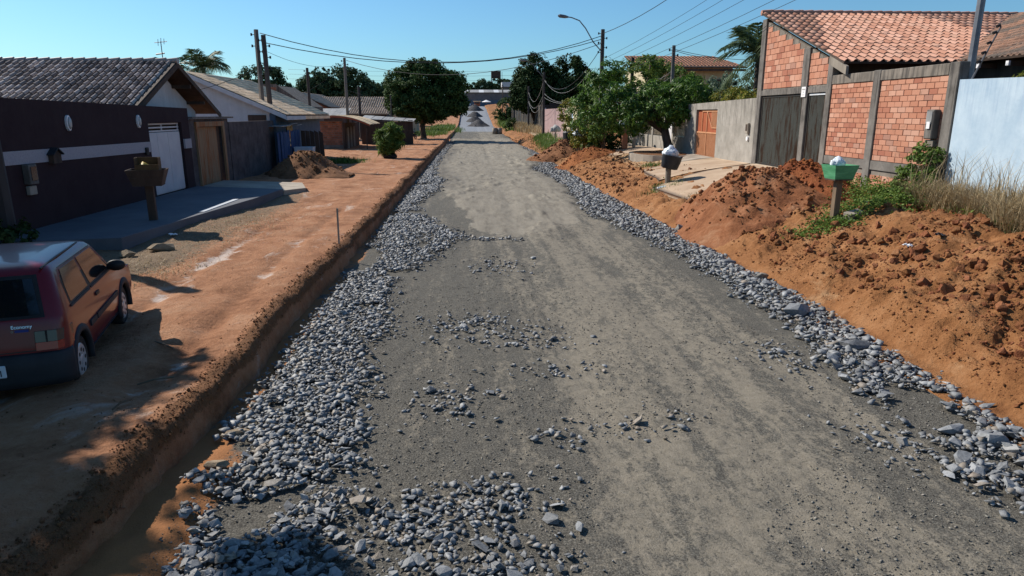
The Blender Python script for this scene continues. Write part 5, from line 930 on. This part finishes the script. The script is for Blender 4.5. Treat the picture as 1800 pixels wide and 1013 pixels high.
tree('bushy_tree', 'tall pale-green bushy tree behind the mango with a flat leafy top', (11.9, 48, 1), [(11.7, 48, 5.3, 2.6, 2.6, 1.5), (10.1, 47.5, 4.7, 1.5, 2, 1.3), (13.9, 48, 5.0, 1.8, 2.2, 1.4), (12.3, 48, 6.4, 1.3, 1.5, .6), (15.2, 48, 4.3, 1.4, 1.6, 1.4), (9.2, 47, 3.6, 1.1, 1.6, 1.6), (11.4, 47.2, 3.4, 2.4, 1.6, 1.6)], 15000, .22, .1, 'leaf_light', .3, .36, per=36)
def shrub(name, label, x, y, bl, nl, ln, wd, mat, clump, z=None, cat='shrub', stems=4, per=26, droop=0):
    z = on(x, y) if z is None else z; t = thing(name, label, cat, (x, y, z)); mb = MB()
    for i in range(stems): a = random.uniform(0, 6.28); b = bl[i % len(bl)]; mb.tube([(x+.1*math.cos(a), y+.1*math.sin(a), z-.1), ((x+b[0])/2, (y+b[1])/2, (z+b[2])/2), (b[0], b[1], b[2])], [.04, .03, .012], 5)
    mb.build('stems', 'bark', t); crown(t, bl, nl, ln, wd, mat, clump, per, droop, 'foliage'); return t
shrub('shrub', 'yellow-green flowering shrub spilling left of the mango tree', 7.0, 44.5, [(6.6, 44.5, 3.3, .9, 1.2, .75), (7.0, 44.4, 2.4, 1.0, 1.3, .9), (7.4, 44.2, 1.6, .9, 1, .6)], 3600, .17, .09, 'leaf_yellow', .25)
shrub('shrub', 'dark tangled shrub behind the short wooden post under the mango', 8.8, 43.6, [(8.4, 43.2, 2.0, 1.0, .8, .7), (9.3, 43.4, 1.7, .8, .7, .7), (8.2, 43, 1.4, .8, .8, .5)], 3200, .16, .08, 'leaf_ficus', .24)
shrub('shrub', 'bright green low shrub leaning over the wooden post', 8.2, 42.0, [(8.1, 42, 2.35, .75, .6, .35), (7.7, 42, 1.9, .5, .5, .4)], 1300, .16, .08, 'leaf_light', .2)
shrub('shrub', 'bluish-green bushy shrub behind the grey wall', 13, 36, [(12.9, 36, 4.2, 1.0, 1.2, .8), (13.9, 36, 4.7, .9, 1, .8), (13.4, 36, 3.6, 1.4, 1.2, .8)], 3200, .17, .09, 'leaf_blue', .28, 1.1)
shrub('shrub', 'yellow-green hedge peeping over the grey wall top', 12.0, 29.5, [(11.9, 28.2, 3.8, .6, 1.3, .35), (11.9, 30.5, 3.8, .6, 1.4, .45), (12.2, 32.6, 3.9, .6, 1.4, .5), (12.1, 26.9, 4.1, .5, .5, .5)], 3800, .13, .07, 'leaf_yellow', .2, 1.2)
shrub('shrub', 'small yellow-green plants growing behind the top of the blue wall', 12.3, 14.3, [(11.9, 14.2, 3.95, .35, .55, .2), (12.2, 13.4, 4.05, .35, .4, .3), (11.9, 14.9, 3.95, .3, .3, .15)], 1300, .1, .035, 'leaf_yellow', .14, 1.2, droop=-.8)
shrub('shrub', 'dark shrub at the foot of the far right pole', 6.9, 118, [(6.9, 118, 1.7, 1.0, 1, 1.0), (6.6, 118, 1.0, .9, 1, .6)], 900, .3, .16, 'leaf_ficus', .35)
shrub('vine_bush', 'green vine bush climbing the brick wall below the meter box', 10.7, 15.6, [(10.75, 15.8, 2.1, .28, .42, .42), (10.65, 15.9, 1.6, .4, .6, .4), (10.45, 16.1, 1.2, .6, .8, .35), (10.8, 15.6, 2.35, .16, .25, .2)], 3800, .1, .06, 'leaf_light', .14, cat='vine')
def palm(name, label, base, ztop, nf, L, mat, cat='palm tree', fan=0, r0=.16, seed=0, leafw=.035, lf=.5, elev=(-.25, 1.2), dr=.62):
    rr = random.Random(seed); t = thing(name, label, cat, base); x, y, z = base
    MB().tube([(x, y, z-.3), (x+.05, y, (z+ztop)/2), (x, y, ztop)], [r0*1.2, r0, r0*.85], 8).build('trunk', 'bark', t, True); c = Vector((x, y, ztop))
    for i in range(nf):
        az = i*2.399+rr.uniform(-.2, .2); el = rr.uniform(*elev); d = Vector((math.cos(az)*math.cos(el), math.sin(az)*math.cos(el), math.sin(el))); pts = []; l_ = L*rr.uniform(.8, 1.15); m = 9
        for k in range(m+1): s_ = k/m; pts.append(c+d*l_*s_-Vector((0, 0, (dr-.4*dr*math.sin(el))*l_*s_**2.2)))
        V = []; F = []
        for k in range(1, m+1):
            for q in range(3):
                p = pts[k-1].lerp(pts[k], (q+rr.random())/3); tn = (pts[k]-pts[k-1]).normalized(); sd = tn.cross(Vector((0, 0, 1)));  sd = sd.normalized() if sd.length > .01 else Vector((1, 0, 0))
                ll = l_*lf*math.sin(math.pi*min(.97, .14+.8*k/m))*rr.uniform(.8, 1.1)
                for s2 in (-1, 1):
                    tip = p+(sd*s2*.8+tn*.75).normalized()*ll-Vector((0, 0, ll*rr.uniform(.25, .6))); w_ = tn*leafw*l_/2; b = len(V); mid = p.lerp(tip, .5)+Vector((0, 0, ll*.1)); V += [p-w_*.6, p+w_*.6, mid+w_, mid-w_, tip]; F += [(b, b+1, b+2), (b, b+2, b+3), (b+3, b+2, b+4)]
        mb = MB(); mb.tube(pts, [.028*(1-.8*k/m)+.004 for k in range(m+1)], 4); mb.add(V, F); mb.build('frond', mat, t)
    return t
palm('palm_tree', 'palm with shaggy drooping fronds behind the white-gabled house', (-16.4, 45, .5), 6.0, 20, 1.9, 'leaf_palm', seed=3, elev=(-.2, 1.25), lf=.55)
palm('palm_tree', 'second smaller palm lower left of the shaggy one', (-17.9, 44, .5), 5.7, 14, 1.6, 'leaf_palm', seed=5, lf=.5)
pr = palm('palm_tree', 'tall palm with dark drooping fronds beside the brick gable', (13.6, 33, 1.2), 6.0, 24, 2.3, 'leaf_palm', seed=8, elev=(-.7, 1.2), lf=.42)
shrub('palm_plant', 'compact upright palm-like bush growing in a tyre on the left verge', -5.25, 45.4, [(-5.25, 45.4, 1.75, .72, .7, .62), (-5.25, 45.4, 1.2, .62, .6, .5), (-5.2, 45.4, 2.15, .5, .5, .35), (-5.6, 45.3, 1.45, .5, .5, .45), (-4.9, 45.3, 1.45, .5, .5, .45)], 2600, .55, .075, 'leaf_light', .3, cat='plant', droop=-.5)
zb = on(-5.25, 45.4); tag(MB().lathe([(.3, 0), (.42, .02), (.46, .14), (.42, .26), (.32, .28), (.28, .14)], 16, (-5.25, 45.4, zb), False).build('old_tyre', 'rubber', None, True), 'old tyre ringing the base of the compact palm-like bush', 'tyre')
tag(MB().tube([(-12.5, 30, 4.10), (-12.5, 30, 6.05)], .018, 5).tube([(-12.75, 30, 6.00), (-12.25, 30, 6.05)], .014, 4).tube([(-12.62, 30, 5.88), (-12.6, 30, 6.14)], .012, 4).tube([(-12.5, 30, 5.90), (-12.48, 30, 6.18)], .012, 4).tube([(-12.38, 30, 5.94), (-12.36, 30, 6.16)], .012, 4).tube([(-12.75, 30, 5.55), (-12.4, 30, 5.60)], .03, 4).build('tv_antenna', 'steel'), 'television antenna on a thin mast above the dark tiled roof', 'antenna')
shrub('shrub', 'dark low plants at the base of the pole at the left picture edge', -9.5, 14.3, [(-9.5, 14.2, .8, .5, .5, .35), (-9.9, 13.9, 1.0, .5, .5, .5)], 900, .14, .07, 'leaf_dark', .18)
# the tree outside the frame on the left whose shade lies over the car and the near clay
sh = tree('shade_tree', 'leafy street tree casting shade over the red car', (-11.2, 9.2, .4), [(-11.2, 11.6, 6.5, 1.45, 1.6, 1.1), (-10.95, 9.8, 6.5, 1.6, 1.6, 1.2), (-10.55, 8.2, 6.4, 1.5, 1.5, 1.2), (-10.3, 6.8, 6.3, 1.5, 1.5, 1.2)], 22000, .26, .17, 'leaf_ficus', .26, .38, [(-10.6, 8.4, 6), (-11.2, 10.4, 6.2), (-11.2, 11.6, 6.4), (-10.6, 7.0, 6)], per=40, inner=.6)
crown(sh, [(-13, 12, 6.8, 2.2, 2.2, 1.4), (-13.6, 9.0, 7.0, 2.4, 2.6, 1.7), (-12.6, 6, 6.8, 2.6, 2.6, 1.7), (-9.8, 2.4, 6.5, 3, 2.8, 1.5), (-13, 3.5, 6.8, 3, 3, 1.8), (-15.8, 8, 6.8, 2.6, 3, 1.8), (-8.4, -1.6, 6.3, 3, 2.6, 1.5), (-6.3, .4, 6.6, 2.4, 2.2, 1.3), (-5, -3.4, 6.6, 3, 2.4, 1.4)], 60000, .34, .22, 'leaf_ficus', .5, 40, name='sky_blocking_crown', inner=.5)  # extra canopy beside and behind the camera, added to block sky light
crown(sh, [(-7.5, 8.75, 6.5, .4, .4, .3)], 300, .26, .16, 'leaf_ficus', .25, 30, name='outer_twigs')
# ------------------------------------------------------------------ grass and weeds
def blades(name, X, Y, Zb, h, w, mat, lean=.35, parent=None):
    n = len(X); az = rng.uniform(0, 6.283, n); hh = h*rng.uniform(.5, 1.3, n); l = hh*lean*rng.uniform(.2, 1.6, n); dx, dy = np.cos(az), np.sin(az); px, py = -dy*w/2, dx*w/2
    b = np.stack([X, Y, Zb], 1); m = b+np.stack([dx*l*.4, dy*l*.4, hh*.6], 1); t = b+np.stack([dx*l*1.2, dy*l*1.2, hh*(1-.12*lean)], 1); s_ = np.stack([px, py, 0*px], 1)
    V = np.stack([b-s_, b+s_, m+s_*.8, m-s_*.8, t], 1).reshape(-1, 3); i = np.arange(n)[:, None]*5; F = np.concatenate([i+[[0, 1, 2]], i+[[0, 2, 3]], i+[[3, 2, 4]]]); r = rng.random(n)
    return stuff(mesh_np(name, V, F, mat, parent, np.concatenate([r, r, r])))
def patch(name, cx, cy, rx, ry, n, h, w, mat, lean=.35, hf=None):
    u = rng.normal(0, .5, n); v = rng.normal(0, .5, n); X, Y = cx+u*rx, cy+v*ry; return blades(name, X, Y, onv(X, Y)-.01, h, w, mat, lean)
n0 = 15000; X = rng.uniform(7.8, 10.95, n0); Y = rng.uniform(7.5, 15.6, n0); k = (fbm(X*1.2, Y*1.2, 3, 91)+.25*sm(X, 9.6, 10.6) > .4) & (X > np.interp(Y, [7.5, 10, 13.5, 15.6], [7.9, 8.9, 10.0, 10.2])+.5*(fbm(Y*1.5, X*1.5, 3, 92)-.5)); X, Y = X[k], Y[k]
blades('dry_grass', X, Y, onv(X, Y), .58, .013, 'dry_grass', .95); k = rng.random(len(X)) < .1; blades('dry_grass', X[k], Y[k], onv(X[k], Y[k]), 1.15, .013, 'dry_grass', .5)
k = rng.random(len(X)) < .28; blades('grass', X[k], Y[k], onv(X[k], Y[k]), .24, .016, 'grass', .7)
def weeds(name, pts, n, ln, mat):
    C = []
    for cx, cy, rx, ry, h in pts:
        m = n//len(pts); X = cx+rng.normal(0, .5, m)*rx; Y = cy+rng.normal(0, .5, m)*ry; C.append(np.stack([X, Y, onv(X, Y)+rng.random(m)**1.4*h], 1))
    C = np.concatenate(C); return stuff(leaves(name, C, np.tile(np.array([0, 0, .8]), (len(C), 1)), ln, ln*.6, mat, None))
weeds('weeds', [(7.7, 14.3, .7, .5, .18), (8.3, 14.5, .9, .6, .22), (9.0, 14.8, .9, .6, .25), (9.7, 15.1, .9, .5, .28), (9.9, 16.6, .7, .7, .35), (10.4, 17.6, .5, 1.2, .4), (10.3, 15.2, .8, .6, .4)], 5200, .075, 'leaf_light')
weeds('weeds', [(10.4, 19.0, .35, .8, .4), (10.2, 12.2, .5, .8, .2), (10.5, 10.4, .5, .9, .25), (7.1, 24.4, .5, .5, .12), (9.2, 15.4, .7, .5, .2)], 1700, .08, 'leaf_light')
patch('grass', 7.0, 24.3, .7, .6, 500, .2, .016, 'grass'); patch('grass', 7.2, 60, 1.2, 9, 1500, .55, .04, 'grass'); patch('grass', 7.3, 50, .8, 3, 700, .4, .04, 'grass'); patch('grass', 7.6, 72, .9, 5, 900, .6, .05, 'grass'); patch('grass', -7.6, 41.5, 1.1, .9, 700, .3, .03, 'grass'); patch('grass', -5.6, 100, 2.0, 9, 2600, .5, .06, 'grass'); patch('grass', -5, 135, 2.6, 18, 2600, .6, .1, 'grass'); patch('dry_grass', 8.3, 112, .9, 22, 5200, 1.0, .07, 'dry_grass'); patch('grass', 8, 150, 1.6, 34, 2600, .7, .1, 'grass'); patch('dry_grass', 6.9, 22, .5, 2.2, 500, .1, .012, 'dry_grass', .9); patch('dry_grass', -5.9, 12.6, .9, 1.4, 900, .05, .012, 'dry_grass', 1.5); patch('dry_grass', -6.0, 18, 1.2, 3.4, 1800, .05, .012, 'dry_grass', 1.5); patch('grass', 8.2, 31, .5, .5, 300, .15, .016, 'grass')
for i, (x, y, l_, az, lb) in enumerate(((-3.7, 7.2, .35, .4, 'dry brown twig on sunlit clay at the tip of the car shadow'), (-3.75, 8.3, .4, 2.6, 'dry brown twig on the clay pointing from the bank to the car'), (-3.5, 6.3, .2, 1.2, 'short dry twig on sunlit clay at the bank edge below the car'))):
    z = on(x, y)+.02; o = tag(MB().tube([(x, y, z), (x+l_*.5*math.cos(az), y+l_*.5*math.sin(az), z+.03), (x+l_*math.cos(az), y+l_*math.sin(az)+.05, z+.01)], .01, 5).build('dry_twig', 'wood'), lb, 'twig', 'dry twigs on the clay')
# ------------------------------------------------------------------ the red hatchback
CX, CY, CA = -5.11, 7.27, R(15.6)
cz = float(HL(np.array([-4.9]), np.array([7.5]))[0])-.02
car = thing('parked_car', 'dark red two-door hatchback parked on the clay at the left edge', 'car', (CX, CY, cz), None, CA)
CL = [(.21, -0.380, 2.9, .68), (.28, -0.470, 2.99, .745), (.42, -0.505, 3.05, .77), (.56, -0.500, 3.06, .777), (.66, -0.485, 3.05, .776), (.75, -0.470, 2.98, .772), (.82, -0.460, 2.6, .768), (.875, -0.450, 2.25, .762), (.92, -0.440, 2.06, .755), (1.14, -0.340, 1.81, .6935), (1.32, -0.258, 1.6, .643), (1.385, -0.220, 1.49, .605), (1.42, -0.140, 1.3, .53), (1.438, 0.030, 1.05, .38)]
def car_ring(z, yr_, yf, hw, rc=.13, seg=6, ny=14, nx=8):
    rc = min(rc, hw*.45); P = []
    for cx, cy, a0 in ((hw-rc, yf-rc, 0), (-hw+rc, yf-rc, 90), (-hw+rc, yr_+rc, 180), (hw-rc, yr_+rc, 270)):
        P.append([(cx+rc*math.cos(R(a0+90*k/seg)), cy+rc*math.sin(R(a0+90*k/seg))) for k in range(seg+1)])
    o = []
    for i in range(4):
        o += P[i]; a, b = P[i][-1], P[(i+1) % 4][0]; m = nx if i % 2 == 0 else ny
        o += [(a[0]+(b[0]-a[0])*k/m, a[1]+(b[1]-a[1])*k/m) for k in range(1, m)]
    # noses and tails bow outwards a little
    return [(x, y+(.05*(1-(x/hw)**2)*(1 if y > 1 else -1) if abs(y-yf) < .3 or abs(y-yr_) < .3 else 0), z) for x, y in o]
mb = MB(); mb.loft([car_ring(*l) for l in CL]); body = mb.build('body', 'car_paint', car, True, False)
cut = []
for y in (0, 2.36):
    for s_ in (-1, 1):
        q = MB().tube([(s_*.5, y, .28), (s_*1.0, y, .28)], .335, 28); o = q.build('cutter', 'black', None, False, False); o.parent = car; cut.append(o)
for o in cut: md = body.modifiers.new('b', 'BOOLEAN'); md.object = o; md.operation = 'DIFFERENCE'; md.solver = 'EXACT'
bpy.context.view_layer.update(); dg = bpy.context.evaluated_depsgraph_get(); nm = bpy.data.meshes.new_from_object(body.evaluated_get(dg)); body.modifiers.clear(); body.data = nm
for o in cut: bpy.data.objects.remove(o, do_unlink=True)
nm.materials.clear(); nm.materials.append(M['car_paint']); nm.polygons.foreach_set('use_smooth', [True]*len(nm.polygons)); nm.polygons.foreach_set('material_index', [0]*len(nm.polygons))
try: nm.set_sharp_from_angle(angle=R(38))
except Exception: pass
hwz = lambda z: float(np.interp(z, [l[0] for l in CL], [l[3] for l in CL])); yrz = lambda z: float(np.interp(z, [l[0] for l in CL], [l[1] for l in CL])); yfz = lambda z: float(np.interp(z, [l[0] for l in CL], [l[2] for l in CL]))
def side_panel(name, poly, mat, off=.005, th=.012, s=1, parent=car):
    m = MB(); o_ = [(s*(hwz(z)+off), y, z) for y, z in poly]; m.loft([[(x-s*th, y, z) for x, y, z in o_], o_]); return m.build(name, mat, parent, False, False)
def rear_panel(name, poly, mat, off=.006, th=.012, parent=car):
    (xa, za), (xb, _), (xd, zd), (xc, _) = poly; V = []; F = []; nx = 12
    for zi, (l, r_, z) in enumerate(((xa+(xc-xa)*t, xb+(xd-xb)*t, za+(zd-za)*t) for t in np.linspace(0, 1, 6))):
        for k in range(nx+1): x = l+(r_-l)*k/nx; V.append((x, yrz(z)-.05*(1-(x/hwz(z))**2)-off, z))
    for a in range(5):
        for k in range(nx): q = a*(nx+1)+k; F.append((q, q+1, q+nx+2, q+nx+1))
    m = MB(); m.add(V, F); n0 = len(V); m.add([(x, y+th+off, z) for x, y, z in V], F); rim = [k for k in range(nx+1)]+[a*(nx+1)+nx for a in range(1, 6)]+[5*(nx+1)+k for k in range(nx-1, -1, -1)]+[a*(nx+1) for a in range(4, 0, -1)]
    m.f += [(rim[k], rim[(k+1) % len(rim)], n0+rim[(k+1) % len(rim)], n0+rim[k]) for k in range(len(rim))]; return m.build(name, mat, parent, False, False)
for s_ in (1, -1):
    side_panel('window_rubber', [(-.1, .945), (1.86, .945), (1.44, 1.335), (.04, 1.335), (-.05, 1.2)], 'black', .002, .012, s_)
    side_panel('side_window', [(-.06, .975), (.68, .975), (.66, 1.31), (.07, 1.31), (-.01, 1.16)], 'glass', .006, .008, s_)
    side_panel('side_window', [(.8, .975), (1.77, .975), (1.41, 1.31), (.74, 1.31)], 'glass', .006, .008, s_)
    side_panel('window_trim', [(-.12, .925), (.7, .925), (.7, .95), (-.12, .95)], 'grey_plastic', .012, .02, s_); side_panel('window_trim', [(.76, .925), (1.9, .925), (1.86, .95), (.76, .95)], 'grey_plastic', .012, .02, s_)
    side_panel('door_seam', [(.715, .33), (.73, .33), (.745, .92), (.73, .92)], 'black', .002, .006, s_); side_panel('door_seam', [(1.94, .33), (1.952, .33), (2.0, .92), (1.985, .92)], 'black', .002, .006, s_); side_panel('door_seam', [(.73, .3), (1.94, .3), (1.94, .315), (.73, .315)], 'black', .002, .006, s_)
    side_panel('side_moulding', [(.42, .545), (.7, .545), (.7, .61), (.42, .61)], 'grey_plastic', .018, .025, s_); side_panel('side_moulding', [(.75, .545), (1.92, .545), (1.92, .61), (.75, .61)], 'grey_plastic', .018, .025, s_)
    side_panel('sill', [(.36, .21), (2.0, .21), (2.0, .29), (.36, .29)], 'grey_plastic', .02, .05, s_); side_panel('door_handle', [(.86, .8), (1.02, .8), (1.02, .84), (.86, .84)], 'black', .015, .02, s_)
    for y in (0, 2.36):
        m = MB(); rings = []
        for k in range(17):
            a = R(-14+208*k/16); c_, sn = math.cos(a), math.sin(a); f = lambda r, d: (s_*(.768+d), y+r*c_, .28+r*sn); rings.append([f(.325, -.05), f(.325, .022), f(.35, .03), f(.405, .018), f(.415, -.02)])
        m.loft(rings); m.build('wheel_arch', 'grey_plastic', car, True, False)
        w = MB(); w.loft([[(s_*xx, y+rr*math.cos(a), .28+rr*math.sin(a)) for a in np.linspace(0, 2*math.pi, 28, endpoint=False)] for xx, rr in ((.58, .2), (.58, .265), (.6, .28), (.72, .28), (.745, .268), (.748, .215), (.735, .19))]); wh_ = w.build('wheel', 'rubber', car, True, False)
        m = MB(); m.loft([[(s_*xx, y+rr*math.cos(a), .28+rr*math.sin(a)) for a in np.linspace(0, 2*math.pi, 28, endpoint=False)] for xx, rr in ((.7, .19), (.738, .19), (.748, .178), (.752, .15), (.75, .06), (.757, .045))]); hub = m.build('rim', 'alloy', wh_, False, False)
        for k in range(8):
            a = 2*math.pi*k/8; m = MB(); m.tube([(s_*.749, y+.118*math.cos(a), .28+.118*math.sin(a)), (s_*.7545, y+.118*math.cos(a), .28+.118*math.sin(a))], .023, 8); m.build('vent_hole', 'black', wh_, False, False)
        m = MB(); m.box(s_*.45 if s_ > 0 else s_*.6, s_*.6 if s_ > 0 else s_*.45, y-.36, y+.36, .3, .62); m.build('wheel_well', 'black', car, False, False)
    m = MB(); c_ = Vector((s_*.86, 1.72, 1.0)); m.loft([[(c_.x+s_*dx, c_.y+dy, c_.z+k*.075*math.sin(a)) if False else (c_.x+k*.115*math.cos(a), c_.y+dy, c_.z+k*.075*math.sin(a)) for a in np.linspace(0, 2*math.pi, 14, endpoint=False)] for dx, dy, k in ((0, -.05, .92), (0, -.02, 1), (0, .04, .85), (0, .09, .4))]); mr = m.build('mirror', 'black', car, True, False); MB().box(s_*.73-.04, s_*.73+.06, 1.68, 1.76, .95, .99).build('mirror_arm', 'black', car, False, False)
rear_panel('window_rubber', [(-.6, .92), (.6, .92), (.53, 1.335), (-.53, 1.335)], 'black', .004); rear_panel('rear_window', [(-.56, .95), (.56, .95), (.495, 1.3), (-.495, 1.3)], 'glass', .008)
rear_panel('tailgate_seam', [(-.665, .585), (.665, .585), (.665, .595), (-.665, .595)], 'black', .003, .01)
for s_ in (1, -1):
    z0, z1, z2 = .59, .67, .785
    def lamp(name, za, zb, x0, mat):
        m = MB(); prof = [(x0, .0), (.6, .0), (.69, .0), (.735, .05), (.768, .13), (.779, .24)]
        lo = [(s_*x, yrz(za)-.05*(1-(min(x, .76)/.776)**2)-.016+d, za) for x, d in prof]; hi = [(s_*x, yrz(zb)-.05*(1-(min(x, .76)/.776)**2)-.016+d, zb) for x, d in prof]; inn = lambda L: [(x*.94, y+.05, z) for x, y, z in L]
        m.loft([lo+list(reversed(inn(lo))), hi+list(reversed(inn(hi)))]); return m.build(name, mat, car, False, False)
    lamp('tail_lamp', z0, z1, .5, 'red_lens'); lamp('tail_lamp', z1+.003, z2, .5, 'smoke_lens')
    MB().box(s_*.6-.006, s_*.6+.006, yrz(.73)-.055, yrz(.73)-.02, z1, z2).build('lamp_divider', 'black', car, False, False)
# bumper wraps round the tail
ring = car_ring(.4, -.505, 3.05, .772); idx = [i for i, p in enumerate(ring) if p[1] < -.34]; idx = sorted(idx, key=lambda i: math.atan2(ring[i][1]+.0, ring[i][0])); m = MB(); rings = []
for i in idx:
    x, y, _ = ring[i]; k = 1.0; nx_, ny_ = x/.8, (y+.2)/.4; l_ = math.hypot(nx_, ny_); ox, oy = nx_/l_*.03, ny_/l_*.045; rings.append([(x*.93, y+.06, .2), (x+ox*.6, y+oy*.5, .21), (x+ox, y+oy, .29), (x+ox, y+oy*1.2, .42), (x+ox*.9, y+oy, .545), (x, y+.02, .575)])
m.loft(rings, True); m.build('bumper', 'grey_plastic', car, True, False)
pz0, pz1, py_ = .355, .485, -.505-.05-.068
pt = MB().box(-.17, .23, py_, py_+.02, pz0, pz1).build('licence_plate', 'plate', car, False, False, bevel=.008)
def text(body_, size, loc, rot, mat, parent, ext=.001):
    c = bpy.data.curves.new('txt', 'FONT'); c.body = body_; c.size = size; c.extrude = ext; o = bpy.data.objects.new('txt', c); COL.objects.link(o); bpy.context.view_layer.update()
    me = bpy.data.meshes.new_from_object(o.evaluated_get(bpy.context.evaluated_depsgraph_get())); bpy.data.objects.remove(o, do_unlink=True); me.materials.clear(); me.materials.append(M[mat])
    p = bpy.data.objects.new('lettering', me); COL.objects.link(p); p.location = loc; p.rotation_euler = rot; p.parent = parent; return p
text('0 9 1', .095, (.015, py_-.002, pz0+.022), (R(90), 0, 0), 'ink', pt); MB().box(-.1, .16, py_-.003, py_-.0005, pz1-.026, pz1-.015).build('plate_strip', 'ink', pt, False, False)
text('Economy', .05, (.3, yrz(.83)-.05, .83), (R(78), 0, 0), 'chrome', car); MB().box(.33, .45, yrz(.8)-.047, yrz(.8)-.035, .79, .815).build('badge', 'badge_blue', car, False, False); MB().tube([(.31, yrz(.8)-.05, .803), (.31, yrz(.8)-.035, .803)], .014, 10).build('badge_dot', 'chrome', car, False, False)
m = MB(); m.loft([[(x, y, z) for x, z in ((-.6, .95), (.6, .95), (.55, 1.3), (-.55, 1.3))] for y in (0, 0)]) if False else None
ws = [(x, yfz(z)+.05*(1-(x/hwz(z))**2)+.004, z) for x, z in ((-.66, .96), (.66, .96), (.57, 1.31), (-.57, 1.31))]; m = MB(); m.loft([[(x, y-.012, z) for x, y, z in ws], ws]); m.build('windscreen', 'glass', car, False, False)
for s_ in (1, -1): MB().box(s_*.62-.12, s_*.62+.12, 3.0, 3.09, .6, .74).build('headlight', 'smoke_lens', car, False, False)
for s_ in (1, -1): MB().tube([(s_*.56, 1.25, 1.405), (s_*.585, .3, 1.415), (s_*.57, -.25, 1.39)], .012, 5).build('roof_gutter', 'black', car, False, False)
# ------------------------------------------------------------------ motorcycle in the shade of the round tree
def motorbike(label, x, y, rz):
    z = on(x, y); r = thing('motorcycle', label, 'motorcycle', (x, y, z), None, rz)
    for yy in (-.62, .62):
        m = MB(); m.loft([[(xx, yy+q*math.cos(a), .3+q*math.sin(a)) for a in np.linspace(0, 2*math.pi, 18, endpoint=False)] for xx, q in ((-.05, .24), (-.05, .29), (0, .31), (.05, .29), (.05, .24))], False); w = m.build('wheel', 'rubber', r, True, False); MB().tube([(-.05, yy, .3), (.05, yy, .3)], .06, 8).build('hub', 'steel', w, False, False)
    MB().tube([(0, -.1, .82), (0, .12, .86), (0, .38, .8)], [.1, .16, .1], 8).build('fuel_tank', 'car_paint', r, True, False); MB().box(-.12, .12, -.75, -.1, .76, .84).build('seat', 'black', r, False, False, bevel=.03); MB().box(-.13, .13, -.15, .25, .3, .62).build('engine', 'grey_plastic', r, False, False, bevel=.03)
    MB().tube([(-.07, .62, .3), (-.07, .42, .95)], .025, 5).tube([(.07, .62, .3), (.07, .42, .95)], .025, 5).build('fork', 'steel', r, False, False); MB().tube([(-.36, .3, 1.05), (0, .42, 1.0), (.36, .3, 1.05)], .018, 5).build('handlebar', 'black', r, False, False); MB().tube([(0, .48, .9), (0, .58, .88)], .09, 8).build('headlight', 'chrome', r, False, False)
    MB().tube([(.13, .1, .35), (.16, -.8, .4)], [.03, .05], 6).build('exhaust', 'chrome', r, False, False)
    for s_ in (-1, 1): MB().tube([(s_*.34, .3, 1.05), (s_*.4, .34, 1.22)], [.012, .05], 5).build('mirror', 'black', r, False, False)
motorbike('dark motorcycle parked in the shade left of the round tree trunk', -6.6, 80.5, .5)
